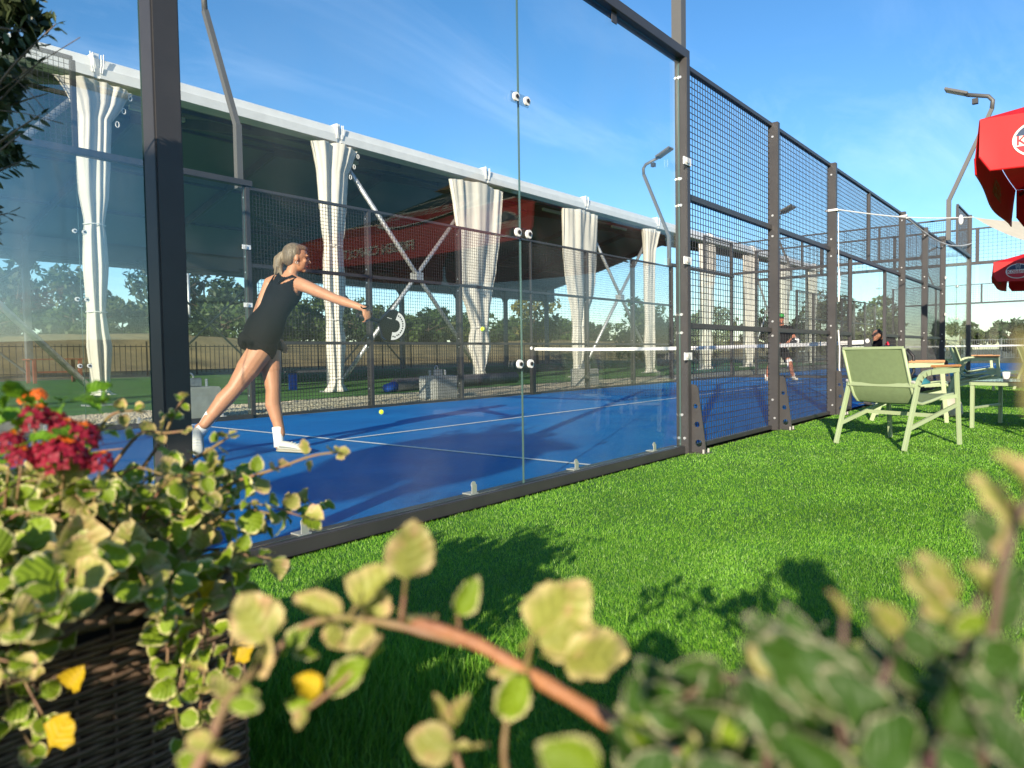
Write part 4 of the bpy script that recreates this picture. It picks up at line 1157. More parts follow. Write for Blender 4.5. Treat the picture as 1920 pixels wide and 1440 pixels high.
for i, (x, h, w, k) in enumerate(((0, 2.8, 7, 'mid'), (6, 2.6, 6, 'dark'), (11.5, 3.0, 6, 'mid'), (16.8, 3.0, 5, 'mid'), (22.3, 2.6, 5.5, 'dark'), (26.6, 3.2, 5, 'mid'), (31, 2.8, 5.5, 'dark'), (35.4, 2.5, 5, 'mid'), (39.7, 2.9, 5, 'dark'), (43.8, 2.4, 5, 'mid'), (47.5, 2.7, 5, 'dark'), (51.2, 2.4, 5, 'olive'), (55.3, 2.6, 5, 'dark'), (59.5, 2.5, 5.5, 'mid'), (64, 2.7, 6, 'dark'), (69.5, 2.6, 6.5, 'mid'), (75.5, 2.8, 7, 'dark'), (82, 2.8, 8, 'mid'))):
    tree(x, 47.2, 2.0, h, w, k, '%s low on the bank rim, %s' % ({'mid': 'mid-green bush', 'dark': 'dark green bush', 'olive': 'olive-green bush'}[k], ['first from the left end', 'second from the left end', 'third from the left end', 'under the two dark trees', 'left of the tall dark tree', 'right of the tall dark tree', 'just left of the corner post', 'right of the corner post', 'behind the back of the woman', 'under her outstretched arm', 'behind the racket', 'where the struts cross', 'right of the crossed struts', 'below the flying ball', 'left of the glass seam', 'right of the glass seam', 'next to last on the right', 'last on the right'][i]), 500+i, 'bushes along the rim of the bank', 0.8, leaf=0.22, crown_lo=-0.25, name='bush', cat='bush')
tree(46.5, 33.5, 0.0, 6.6, 5.2, 'yellow', 'loose yellow-green tree seen under the tent, right of the glass seam', 200, 'trees beyond the courts', 0.75, leaf=0.22, crown_lo=0.2)
tree(58, 30, 0.0, 5.6, 6, 'mid', 'mid-green tree under the tent roof, left of the post with white clamps', 203, 'trees beyond the courts')
tree(66, 27, 0.0, 5.6, 6, 'olive', 'olive-green tree seen through the first wire mesh bay', 204, 'trees beyond the courts')
tree(52, 24, 0.0, 4.2, 5, 'mid', 'mid-green tree behind the second mesh bay', 205, 'trees beyond the courts')
hz = [(55, 16.8, 4.4, 5.5, 'mid', 'left end of the green clump behind the far end wall'), (56, 13.2, 5.2, 5.0, 'olive', 'highest of the clump behind the far end wall'), (55, 9.8, 4.6, 4.6, 'olive', 'right end of the clump behind the far end wall'),
      (62, 6.0, 3.0, 5.5, 'mid', 'low behind the gate posts'), (63, 2.0, 2.9, 5.5, 'dark', 'low between the two farthest fence posts'), (60, -1.5, 2.8, 5, 'mid', 'low beside the far corner post'), (62, -5.5, 2.8, 6, 'mid', 'low under the small red parasol'), (64, -10, 3.2, 7, 'dark', 'at the right edge under the small red parasol')]
for i, (x, y, h, w, k, s) in enumerate(hz):
    tree(x, y, 0.0, h, w, k, '%s, %s' % (TL[k], s), 300+i, 'trees beyond the courts', 1.0, leaf=0.22, crown_lo=0.0)
# dark bar fence at the foot of the bank
t = thing('bar_fence', 'dark bar fence along the foot of the dry bank behind the tent', 'fence', (30, 33.6, 0), world=True)
mb = MB()
for i in range(290): mb.box((5+i*.25-.012, 33.588, .1), (5+i*.25+.012, 33.612, 1.55))
mb.build('bar_panel', M['wire'], t)['kind'] = 'stuff'
for i in range(30): MB().box((5+i*2.5-.03, 33.57, 0), (5+i*2.5+.03, 33.63, 1.7)).build('post', M['wire'], t)
for z in (.25, 1.45): MB().box((5, 33.615, z-.02), (77.5, 33.64, z+.02)).build('rail', M['wire'], t)
t = thing('railing', 'grey bar railing on the grass beside the far corner', 'railing', (52, -3, 0), world=True)
mb = MB()
for i in range(120): mb.box((51.99, 4-i*.12-.012, .1), (52.01, 4-i*.12+.012, 1.25))
mb.build('bar_panel', M['tentsteel'], t)['kind'] = 'stuff'
for i in range(8): MB().box((51.96, 4-i*2-.03, 0), (52.04, 4-i*2+.03, 1.35)).build('post', M['tentsteel'], t)
for z in (.15, 1.27): MB().box((52.015, -10.3, z-.02), (52.05, 4, z+.02)).build('rail', M['tentsteel'], t)
M['plaster'] = mat('pale_plaster', (0.55, 0.47, 0.38), 0.9)
M['rooftile'] = mat('red_roof_tile', (0.42, 0.07, 0.04), 0.8, noise=0.2, nscale=2)
def house(x, y, w, d, h, rz, label):
    t = thing('house', label, 'house', (x, y, 1.5), R(rz), 'red-roofed houses far behind the tent')
    MB().box((-w/2, -d/2, -1.6), (w/2, d/2, h)).build('wall', M['plaster'], t)
    k = 0.4
    r = MB().add([(-w/2-k, -d/2-k, h+.01), (w/2+k, -d/2-k, h+.01), (w/2+k, d/2+k, h+.01), (-w/2-k, d/2+k, h+.01), (-w/4, 0, h+2.2), (w/4, 0, h+2.2)], [(0, 1, 5, 4), (1, 2, 5), (2, 3, 4, 5), (3, 0, 4), (0, 3, 2, 1)]).build('roof', M['rooftile'], t)
    MB().box((w/5, .2, h+.8), (w/5+.5, .7, h+2.7)).build('chimney', M['rooftile'], r)
    for xx in (-w/4, w/4):
        wd = MB().box((xx-.5, -d/2-.03, h*.4), (xx+.5, -d/2-.003, h*.8)).build('window', M['whitep'], t)
        MB().box((xx-.42, -d/2-.045, h*.44), (xx+.42, -d/2-.032, h*.76)).build('window_pane', M['tabletop'], wd)
house(108, 79, 9, 7, 2.6, 20, 'pale house with a red hipped roof, far away right of the glass seam')
house(118, 76, 8, 7, 2.4, 10, 'second red roof, half hidden behind the yellow-green tree')
for x, y, h, lb in ((70, 62, 11, 'thin utility pole in the gap left of the glass seam'), (24, 47, 6.5, 'thin pole above the bank left of the woman player')):
    t = thing('utility_pole', lb, 'pole', (x, y, 1.5), world=True, group='utility poles')
    MB().tube([(x, y, 1.2), (x, y, 1.5+h)], [.12, .08], 8).build('pole', M['galv'], t, True)
    MB().bar((x-.7, y, 1.5+h-.4), (x+.7, y, 1.5+h-.4), .08).build('cross_arm', M['galv'], t)
# ------------------------------------------------------------------ artificial grass blades
def blade_mat():
    m = bpy.data.materials.new('grass_blade'); m.use_nodes = True
    t = m.node_tree; b = t.nodes['Principled BSDF']; b.inputs['Roughness'].default_value = 0.42
    b.inputs['Specular IOR Level'].default_value = 0.45
    g = t.nodes.new('ShaderNodeNewGeometry')
    rp = t.nodes.new('ShaderNodeValToRGB')
    e = rp.color_ramp.elements
    e[0].color = (0.078, 0.245, 0.012, 1); e[1].color = (0.275, 0.520, 0.058, 1); e[1].position = 0.9
    q = rp.color_ramp.elements.new(0.5); q.color = (0.148, 0.370, 0.020, 1)
    t.links.new(g.outputs['Random Per Island'], rp.inputs[0])
    # brushed patches, lighter and darker pile
    co = t.nodes.new('ShaderNodeTexCoord'); n = t.nodes.new('ShaderNodeTexNoise'); n.inputs['Scale'].default_value = 1.7; n.inputs['Detail'].default_value = 4
    t.links.new(co.outputs['Object'], n.inputs['Vector'])
    hs = t.nodes.new('ShaderNodeHueSaturation'); mr = t.nodes.new('ShaderNodeMapRange')
    mr.inputs['From Min'].default_value = 0.3; mr.inputs['From Max'].default_value = 0.7; mr.inputs['To Min'].default_value = 0.78; mr.inputs['To Max'].default_value = 1.22
    t.links.new(n.outputs['Fac'], mr.inputs['Value']); t.links.new(mr.outputs[0], hs.inputs['Value']); t.links.new(rp.outputs[0], hs.inputs['Color'])
    t.links.new(hs.outputs[0], b.inputs['Base Color'])
    tr = t.nodes.new('ShaderNodeBsdfTranslucent'); t.links.new(hs.outputs[0], tr.inputs['Color'])
    mx = t.nodes.new('ShaderNodeMixShader'); mx.inputs[0].default_value = 0.32
    t.links.new(b.outputs[0], mx.inputs[1]); t.links.new(tr.outputs[0], mx.inputs[2])
    t.links.new(mx.outputs[0], t.nodes['Material Output'].inputs['Surface'])
    return m
M['blade'] = blade_mat()
def blades(n, sampler, h0, h1, wd, lean, seed):
    g = np.random.default_rng(seed)
    P = sampler(g, n); n = len(P)
    az = g.uniform(0, 2*np.pi, n); ln = g.uniform(0.05, lean, n)
    # the pile leans in patches, as brushed turf does
    pa = 2.2*np.sin(P[:, 0]*1.3+0.7)+1.7*np.sin(P[:, 1]*1.9+0.4*P[:, 0])
    dx = np.cos(az)*ln+0.22*np.cos(pa); dy = np.sin(az)*ln+0.22*np.sin(pa)
    h = g.uniform(h0, h1, n); w = (wd(P) if callable(wd) else wd)*g.uniform(0.7, 1.3, n); wa = g.uniform(0, np.pi, n)
    wx, wy = np.cos(wa)*w, np.sin(wa)*w
    z = np.full(n, 0.001)
    V = np.stack([np.stack([P[:, 0]-wx, P[:, 1]-wy, z], 1), np.stack([P[:, 0]+wx, P[:, 1]+wy, z], 1),
                  np.stack([P[:, 0]+dx*h, P[:, 1]+dy*h, z+h*np.sqrt(np.maximum(0.15, 1-dx*dx-dy*dy))], 1)], 1)
    return V.reshape(-1, 3)
cam2 = np.array([CAM.x, CAM.y]); fw = np.array([FWD.x, FWD.y]); fw = fw/np.linalg.norm(fw); rt = np.array([fw[1], -fw[0]])
def spread(g, n, d0=0.85, d1=24.0):
    d = d0*(d1/d0)**g.random(n); a = g.uniform(-0.80, 1.25, n); a = np.where((a > 0.8) & (g.random(n) < 0.4), g.uniform(-0.8, 0.8, n), a)
    P = cam2+d[:, None]*fw+(d*a)[:, None]*rt
    k = (P[:, 1] < -0.10-0.012*g.random(n)) & (P[:, 0] < 30)
    return P[k]
def wd_of(P): return np.clip(0.00038*np.linalg.norm(P-cam2, axis=1), 0.0009, 0.012)
VV = [blades(1400000, spread, 0.008, 0.016, wd_of, 0.8, 1)]
def tuft(g, n):
    P = np.stack([g.normal(-0.22, 0.24, n), g.normal(-1.22, 0.17, n)], 1); return P
VV.append(blades(9000, tuft, 0.030, 0.062, 0.0016, 0.8, 5))
V = np.concatenate(VV); F = np.arange(len(V)).reshape(-1, 3)
link('grass', npmesh('grass', V, F, M['blade']), None, kind='stuff')

# ------------------------------------------------------------------ leaves
def leaf_mat(name, centre, margin, mlo=0.10, mhi=0.24, blotch=0.10, pink=None, vein=(0.8,), rough=0.5, trans=0.30, vary=0.18):
    m = bpy.data.materials.new(name); m.use_nodes = True
    t = m.node_tree; b = t.nodes['Principled BSDF']; b.inputs['Roughness'].default_value = rough
    b.inputs['Specular IOR Level'].default_value = 0.35
    uv = t.nodes.new('ShaderNodeUVMap'); sp = t.nodes.new('ShaderNodeSeparateXYZ'); t.links.new(uv.outputs[0], sp.inputs[0])
    def mt(op, a, b_=None):
        n = t.nodes.new('ShaderNodeMath'); n.operation = op
        for i, v in enumerate((a, b_)):
            if v is None: continue
            if isinstance(v, (int, float)): n.inputs[i].default_value = v
            else: t.links.new(v, n.inputs[i])
        return n.outputs[0]
    au = mt('ABSOLUTE', mt('SUBTRACT', mt('MULTIPLY', sp.outputs['X'], 2.0), 1.0))
    d = mt('MINIMUM', mt('SUBTRACT', 1.0, au), mt('MULTIPLY', mt('SUBTRACT', 1.0, sp.outputs['Y']), 1.6))
    oi = t.nodes.new('ShaderNodeObjectInfo')
    off = t.nodes.new('ShaderNodeCombineXYZ'); t.links.new(mt('MULTIPLY', oi.outputs['Random'], 40.0), off.inputs[2])
    va = t.nodes.new('ShaderNodeVectorMath'); va.operation = 'ADD'
    t.links.new(uv.outputs[0], va.inputs[0]); t.links.new(off.outputs[0], va.inputs[1])
    n = t.nodes.new('ShaderNodeTexNoise'); n.inputs['Scale'].default_value = 5.0; n.inputs['Detail'].default_value = 3
    t.links.new(va.outputs[0], n.inputs['Vector'])
    dd = mt('ADD', d, mt('MULTIPLY', mt('SUBTRACT', n.outputs['Fac'], 0.5), blotch*4))
    mr = t.nodes.new('ShaderNodeMapRange'); mr.inputs['From Min'].default_value = mlo; mr.inputs['From Max'].default_value = mhi
    t.links.new(dd, mr.inputs['Value'])
    mx = t.nodes.new('ShaderNodeMix'); mx.data_type = 'RGBA'
    t.links.new(mr.outputs[0], mx.inputs['Factor']); mx.inputs['A'].default_value = (*margin, 1); mx.inputs['B'].default_value = (*centre, 1)
    out = mx.outputs['Result']
    if pink:
        n3 = t.nodes.new('ShaderNodeTexNoise'); n3.inputs['Scale'].default_value = 2.2
        t.links.new(va.outputs[0], n3.inputs['Vector'])
        r3 = t.nodes.new('ShaderNodeMapRange'); r3.inputs['From Min'].default_value = 0.45; r3.inputs['From Max'].default_value = 0.70; r3.inputs['To Max'].default_value = 0.7
        t.links.new(mt('SUBTRACT', n3.outputs['Fac'], mt('MULTIPLY', d, 0.16)), r3.inputs['Value'])
        m3 = t.nodes.new('ShaderNodeMix'); m3.data_type = 'RGBA'; t.links.new(r3.outputs[0], m3.inputs['Factor']); t.links.new(out, m3.inputs['A']); m3.inputs['B'].default_value = (*pink, 1)
        out = m3.outputs['Result']
    # veins: midrib and curved side veins, slightly paler and sunk
    vw = mt('SINE', mt('MULTIPLY', mt('SUBTRACT', sp.outputs['Y'], mt('MULTIPLY', au, 0.30)), 34.0))
    mid = mt('LESS_THAN', au, 0.045)
    v2 = mt('MAXIMUM', mt('GREATER_THAN', vw, 0.86), mid)
    m4 = t.nodes.new('ShaderNodeMix'); m4.data_type = 'RGBA'; m4.blend_type = 'MULTIPLY'
    t.links.new(mt('MULTIPLY', v2, 0.30), m4.inputs['Factor']); t.links.new(out, m4.inputs['A']); m4.inputs['B'].default_value = (0.45, 0.55, 0.30, 1)
    hs = t.nodes.new('ShaderNodeHueSaturation'); r5 = t.nodes.new('ShaderNodeMapRange'); r5.inputs['To Min'].default_value = 1-vary; r5.inputs['To Max'].default_value = 1+vary
    t.links.new(oi.outputs['Random'], r5.inputs['Value']); t.links.new(r5.outputs[0], hs.inputs['Value']); t.links.new(m4.outputs['Result'], hs.inputs['Color'])
    t.links.new(hs.outputs[0], b.inputs['Base Color'])
    bp = t.nodes.new('ShaderNodeBump'); bp.inputs['Strength'].default_value = 0.55; bp.inputs['Distance'].default_value = 0.0012
    t.links.new(mt('SUBTRACT', mt('MULTIPLY', vw, -0.5), mid), bp.inputs['Height']); t.links.new(bp.outputs[0], b.inputs['Normal'])
    tr = t.nodes.new('ShaderNodeBsdfTranslucent'); t.links.new(hs.outputs[0], tr.inputs['Color'])
    ms = t.nodes.new('ShaderNodeMixShader'); ms.inputs[0].default_value = trans
    t.links.new(b.outputs[0], ms.inputs[1]); t.links.new(tr.outputs[0], ms.inputs[2])
    t.links.new(ms.outputs[0], t.nodes['Material Output'].inputs['Surface'])
    return m
GREEN = (0.21, 0.31, 0.018); CREAM = (0.70, 0.64, 0.31)
M['leaf_var'] = leaf_mat('variegated_leaf', GREEN, CREAM)
M['leaf_pale'] = leaf_mat('pale_leaf', (0.32, 0.33, 0.07), (0.54, 0.45, 0.19), 0.10, 0.5, 0.12, pink=(0.58, 0.30, 0.20))
M['leaf_dark'] = leaf_mat('shade_dark_leaf', (0.046, 0.108, 0.014), (0.44, 0.42, 0.27), 0.05, 0.16, 0.07)  # variegated leaf darkened, so its colour carries the shade on the near plant
M['leaf_yellow'] = leaf_mat('yellow_leaf', (0.75, 0.52, 0.02), (0.66, 0.44, 0.03), blotch=0.15, trans=0.4)
M['leaf_lantana'] = leaf_mat('bright_green_leaf', (0.14, 0.30, 0.015), (0.13, 0.27, 0.015))
M['leaf_olive'] = leaf_mat('olive_leaf', (0.055, 0.085, 0.030), (0.070, 0.095, 0.040), rough=0.4, trans=0.15, vary=0.35)
M['stem'] = mat('purple_brown_stem', (0.24, 0.11, 0.075), 0.6, color2=(0.20, 0.17, 0.05), nscale=25)
M['stem_orange'] = mat('orange_brown_stem', (0.36, 0.155, 0.058), 0.55, color2=(0.25, 0.105, 0.05), nscale=30, bump=0.3, bscale=120)
M['stem_purple'] = mat('purple_stem', (0.105, 0.050, 0.060), 0.65, color2=(0.15, 0.10, 0.06), nscale=25)
M['twig'] = mat('olive_twig', (0.16, 0.12, 0.09), 0.85, noise=0.3, nscale=30)

def leaf_mesh(name, m, wr=0.86, cup=0.25, bend=0.35, scal=0.06, nv=8, nu=4, seed=0, teeth=5, power=0.72, petiole=0.28, sq=0.62, twist=0.0, fold=0.0, wave=1.0):
    """one leaf of unit length along +Y, upper side +Z, base at the origin, with its short stalk"""
    rr = random.Random(seed); vs = []; uvs = []; fs = []
    ph = rr.random()*6
    for i in range(nv+1):
        v = i/nv
        hw = 0.5*wr*max(0.0, math.sin(math.pi*(v**power)))**sq
        if i in (0, nv): hw = 0.02
        for j in range(nu+1):
            u = j/nu*2-1
            e = 1+scal*math.sin(v*2*math.pi*teeth+ph)*(abs(u) > 0.9)
            x = u*hw*e
            z = cup*(u*u)*hw*1.2-bend*v*v*0.5+0.03*math.sin(3*v+ph+u*2)+fold*abs(u)*hw+0.016*math.sin(9*v+ph)*math.sin(4*u+ph*2)+wave*0.055*abs(u)**3*math.sin(v*15+ph+(2 if u > 0 else 0))
            y = v*(1-0.12*abs(bend)*v)
            if twist:
                a = twist*v; x, z = x*math.cos(a)-z*math.sin(a), x*math.sin(a)+z*math.cos(a)
            vs.append((x, y, z)); uvs.append(((u+1)/2, v))
    W_ = nu+1
    fs = [(i*W_+j, i*W_+j+1, (i+1)*W_+j+1, (i+1)*W_+j) for i in range(nv) for j in range(nu)]
    o = len(vs)
    for y, z in ((-petiole, -0.05*petiole-0.02), (0.03, -0.008)):
        for k in range(3):
            a = 2*math.pi*k/3; vs.append((0.022*math.cos(a), y, z+0.022*math.sin(a))); uvs.append((0.5, 0.3))
    fs += [(o+k, o+(k+1) % 3, o+3+(k+1) % 3, o+3+k) for k in range(3)]
    me = bpy.data.meshes.new(name); me.from_pydata(vs, [], fs)
    uvl = me.uv_layers.new(name='UVMap')
    for lp in me.loops: uvl.data[lp.index].uv = uvs[lp.vertex_index]
    me.polygons.foreach_set('use_smooth', [True]*len(me.polygons))
    me.materials.append(m); me.update()
    return me
def leaf_set(nm, m, n=6, seed=0, **kw):
    r = random.Random(seed); out = []
    for k in range(n):
        a = dict(wr=r.uniform(.85, 1.08), cup=r.uniform(-.2, .7), bend=r.uniform(-.25, .8), twist=r.uniform(-.4, .4)); a.update({q: v for q, v in kw.items()})
        out.append(leaf_mesh(nm, m, seed=seed*10+k, **a))
    return out
LS = {k: leaf_set('leaf', M['leaf_'+k], 6, i+1) for i, k in enumerate(('var', 'pale', 'dark', 'yellow'))}
LS['lantana'] = leaf_set('leaf', M['leaf_lantana'], 4, 11, wr=0.62, power=0.65)
LS['olive'] = leaf_set('leaf', M['leaf_olive'], 5, 12, wr=0.34, cup=0.1, scal=0, wave=0.0, petiole=0.12, nv=5, nu=2)
LH = {k: leaf_set('leaf', M['leaf_'+k], 6, 20+i, nv=14, nu=6, scal=0.07, teeth=6) for i, k in enumerate(('var', 'pale', 'dark', 'yellow'))}

def place_leaf(parent, me, pos, axis, normal, size, wscale=1.0):
    y = Vector(axis).normalized(); z = Vector(normal); z = z-y*z.dot(y)
    if z.length < 1e-4: z = y.orthogonal()
    z.normalize(); x = y.cross(z)
    o = bpy.data.objects.new('leaf', me); COL.objects.link(o); o.parent = parent
    m = Matrix((x*size*wscale, y*size, z*size)).transposed().to_4x4()
    m.translation = Vector(pos)-parent.location
    o.matrix_local = m
    return o
def smooth_path(pts, n=6):
    P = [Vector(p) for p in pts]; out = []
    for i in range(len(P)-1):
        p0 = P[max(0, i-1)]; p1 = P[i]; p2 = P[i+1]; p3 = P[min(len(P)-1, i+2)]
        for k in range(n):
            t = k/n
            out.append(0.5*((2*p1)+(p2-p0)*t+(2*p0-5*p1+4*p2-p3)*t*t+(3*p1-p0-3*p2+p3)*t*t*t))
    out.append(P[-1]); return out
TOCAM = Vector((0, 0, 0))
def leafy_stem(parent, pts, r0, r1, spacing, size, kinds, rr, sets=None, tip=3, start=0.15, stem='stem', up=0.7, counter=None, jit=0.5):
    """a stem with pairs of leaves that turn a quarter at each node, and a small cluster at the tip"""
    sets = sets or LS
    path = smooth_path(pts, 5)
    mb = MB().tube(path, [r0+(r1-r0)*i/(len(path)-1) for i in range(len(path))], 6)
    st = mb.build('stem', M[stem], None, True); st.parent = parent; st.location = -parent.location
    L = [0]
    for a, b in zip(path[:-1], path[1:]): L.append(L[-1]+(b-a).length)
    s = L[-1]*start+rr.uniform(0, spacing); k = rr.randint(0, 1)
    while s < L[-1]:
        i = max(j for j in range(len(L)) if L[j] <= s); i = min(i, len(path)-2)
        p = path[i].lerp(path[i+1], (s-L[i])/max(1e-6, L[i+1]-L[i])); d = (path[i+1]-path[i]).normalized()
        a = d.cross(Vector((0, 0, 1))); a = a.normalized() if a.length > .05 else Vector((1, 0, 0)); b = a.cross(d)
        ang = k*math.pi/2+rr.uniform(-.3, .3); k += 1
        f = 1-0.45*(s/L[-1])
        for sg in (1, -1):
            if counter is not None and counter[0] <= 0: return
            side = (a*math.cos(ang)+b*math.sin(ang))*sg
            ax = (side+d*rr.uniform(.15, .6)+Vector((0, 0, rr.uniform(-.15, .35)))+Vector([rr.uniform(-.2, .2) for _ in range(3)])).normalized()
            nm = Vector((0, 0, up))+Vector([rr.uniform(-jit, jit) for _ in range(3)])-FWD*0.35+d*0.3
            sz = size*f*rr.uniform(.7, 1.2)
            place_leaf(parent, rr.choice(sets[rr.choice(kinds)]), p+ax*sz*0.25, ax, nm, sz)
            if counter is not None: counter[0] -= 1
        s += spacing*rr.uniform(.75, 1.25)
    d = (path[-1]-path[-2]).normalized()
    for q in range(tip):
        if counter is not None and counter[0] <= 0: return
        ax = (d*1.1+Vector([rr.uniform(-.9, .9) for _ in range(3)])).normalized()
        place_leaf(parent, rr.choice(sets[rr.choice(kinds)]), path[-1]+ax*size*.08, ax, Vector((0, 0, .8))-FWD*.4+Vector([rr.uniform(-.4, .4) for _ in range(3)]), size*rr.uniform(.35, .6))
        if counter is not None: counter[0] -= 1

# ------------------------------------------------------------------ wicker planters
M['wicker'] = mat('brown_wicker', (0.150, 0.096, 0.058), 0.6, noise=0.3, nscale=30, stretch=(6, 6, 40), vary=0.2, bump=0.2, bscale=200)
M['wicker_dark'] = mat('dark_liner', (0.010, 0.008, 0.006), 0.9)
def planter(label, x0, x1, y0, y1, h):
    t = thing('wicker_planter', label, 'planter', ((x0+x1)/2, (y0+y1)/2, 0), world=True, group='brown wicker planters')
    MB().box((x0+.012, y0+.012, 0.004), (x1-.012, y1-.012, h-.035)).build('liner', M['wicker_dark'], t)
    MB().box((x0+.035, y0+.035, h-.034), (x1-.035, y1-.035, h-.022)).build('soil', M['soil'], t)
    # corner points of the weave, following the four sides
    step = 0.050; ring = []
    for (ax, ay), (bx, by), nn in (((x0, y0), (x1, y0), (0, -1)), ((x1, y0), (x1, y1), (1, 0)), ((x1, y1), (x0, y1), (0, 1)), ((x0, y1), (x0, y0), (-1, 0))):
        L = math.hypot(bx-ax, by-ay); n = max(2, int(round(L/step)))
        if n % 2: n += 1
        for i in range(n): ring.append((ax+(bx-ax)*i/n, ay+(by-ay)*i/n, nn, i))
    def strand(par):
        vs = []; fs = []; sub = 4; N = len(ring)
        for i, (x, y, nn, k) in enumerate(ring):
            x2, y2, n2, _ = ring[(i+1) % N]
            for q in range(sub):
                u = q/sub; off = 0.0034*math.cos(math.pi*(k+u)+par*math.pi)
                px, py = x+(x2-x)*u+nn[0]*(off), y+(y2-y)*u+nn[1]*(off)
                for dz, dd in ((-.0044, .0012), (0, .0024), (.0044, .0012), (0, -.002)):
                    vs.append((px+nn[0]*dd, py+nn[1]*dd, dz))
        K = len(vs)//4
        for i in range(K):
            for j in range(4): fs.append((i*4+j, ((i+1) % K)*4+j, ((i+1) % K)*4+(j+1) % 4, i*4+(j+1) % 4))
        return MB().add(vs, fs).mesh('wicker_strand', M['wicker'], True)
    two = [strand(0), strand(1)]
    rows = int((h-.05)/.0078)
    for r in range(rows):
        o = link('wicker_strand', two[r % 2], t); o.location.z += 0.014+r*0.0078
    for i, (x, y, nn, k) in enumerate(ring):
        MB().tube([(x, y, 0.004), (x, y, h-.03)], 0.0030, 5).build('stake', M['wicker'], t, True)
    rim = [(x0, y0), (x1, y0), (x1, y1), (x0, y1), (x0, y0)]
    for (ax, ay), (bx, by) in zip(rim[:-1], rim[1:]):
        n = 40; d = Vector((bx-ax, by-ay, 0)); nn = Vector((d.y, -d.x, 0)).normalized()
        for q in (0, 1, 2):
            pts = []
            for i in range(n+1):
                a = 2*math.pi*(i/4+q/3)
                pts.append(Vector((ax, ay, h-.018))+d*(i/n)+nn*0.009*math.cos(a)+Vector((0, 0, 0.010*math.sin(a))))
            MB().tube(pts, 0.0085, 6).build('rim_braid', M['wicker'], t, True)
    return t
planter('brown wicker planter at the lower left, overflowing with cream-edged leaves and red flowers', -1.70, -0.565, -1.50, -1.02, 0.46)
planter('brown wicker planter just below the view, holding the near blurred plants', -1.02, -0.56, -2.86, -2.33, 0.40)

# ------------------------------------------------------------------ left planter: cream-edged trailing plants
rr = random.Random(21)
def mass(label, xs, ys, n, budget, seed, hmin, hmax, lean, size=0.040):
    r = random.Random(seed)
    t = thing('trailing_plant', label, 'plant', (sum(xs)/2, sum(ys)/2, 0.44), group='cream-edged trailing plants')
    c = [budget]
    for i in range(n):
        x = r.uniform(*xs); y = r.uniform(*ys); h = r.uniform(hmin, hmax)
        dx, dy = lean[0]+r.uniform(-.16, .16), lean[1]+r.uniform(-.18, .12)
        p0 = Vector((x, y, .435)); p1 = Vector((x+dx*.25, y+dy*.25, .435+h*.55)); p2 = Vector((x+dx*.7, y+dy*.7, .435+h*.95)); p3 = Vector((x+dx*1.15, y+dy*1.15, .435+h*r.uniform(.8, 1.05)))
        leafy_stem(t, [p0, p1, p2, p3], .0022, .0013, .027, size*r.uniform(.85, 1.2), ['var', 'var', 'pale'], r, counter=c, tip=3, start=.25)
    return t, c
t1, _ = mass('leafy mass of cream-edged leaves filling the left corner of the left planter', (-1.32, -1.02), (-1.49, -1.10), 30, 300, 31, .12, .20, (-.02, -.05), .052)
t2, _ = mass('leafy mass of cream-edged leaves right of the red flowers, in front of the corner post', (-1.00, -0.68), (-1.49, -1.10), 30, 300, 32, .12, .23, (.03, -.03), .052)
t4, _ = mass('low mat of cream-edged leaves along the front rim of the left planter', (-1.25, -0.62), (-1.51, -1.38), 30, 300, 36, .05, .15, (.0, -.09), .050)
t5, _ = mass('middle tangle of cream-edged leaves below the red flowers', (-1.22, -0.76), (-1.47, -1.22), 30, 300, 37, .10, .19, (.0, -.06), .054)
t6, _ = mass('bushy cream-edged plant at the right end of the left planter, against the blue court', (-0.86, -0.60), (-1.49, -1.20), 30, 300, 38, .08, .20, (.05, -.04), .052)
t3 = thing('trailing_plant', 'cream-edged plant with yellow leaves hanging over the right front of the left planter', 'plant', (-0.70, -1.46, 0.44), group='cream-edged trailing plants')
c = [300]
R3 = random.Random(33)
def px_stem(t, pts, size, kinds, **kw):
    leafy_stem(t, [at(*p) for p in pts], kw.pop('r0', .0024), kw.pop('r1', .0014), kw.pop('spacing', .024), size, kinds, R3, counter=kw.pop('counter', None), **kw)
V1 = ['var', 'var', 'var', 'var', 'pale']
for pts in ([(330, 1110, 1.02), (360, 1080, .98), (380, 1150, .95), (385, 1240, .94), (375, 1330, .93)],
            [(400, 1090, 1.0), (430, 1070, .97), (440, 1140, .95), (430, 1230, .94), (410, 1310, .93)],
            [(310, 1120, 1.0), (300, 1150, .96), (315, 1220, .95), (305, 1290, .94)],
            [(350, 1100, 1.0), (330, 1160, .95), (345, 1240, .93), (330, 1330, .92), (350, 1400, .92)],
            [(60, 1190, .92), (40, 1200, .86), (45, 1270, .84), (80, 1340, .83)], [(30, 1190, .9), (10, 1230, .85), (20, 1330, .84), (60, 1400, .83)],
            [(120, 1180, .95), (100, 1130, .90), (70, 1100, .86), (30, 1120, .84)]):
    px_stem(t3, pts, .042, V1, counter=c, tip=4)
for p in ((365, 1120, .96, .040), (445, 1225, .95, .032), (95, 1385, .80, .042), (130, 1275, .86, .03)):
    place_leaf(t3, random.choice(LS['yellow']), at(p[0], p[1]+15, p[2]), Vector((.2, -.3, .6)), -FWD+Vector((0, 0, .5)), p[3])
t3b = thing('trailing_plant', 'loose stems with sparse yellowish leaves reaching right across the blue court from the left planter', 'plant', (-0.6, -1.3, 0.44), group='cream-edged trailing plants')
PL = ['pale', 'pale', 'var']
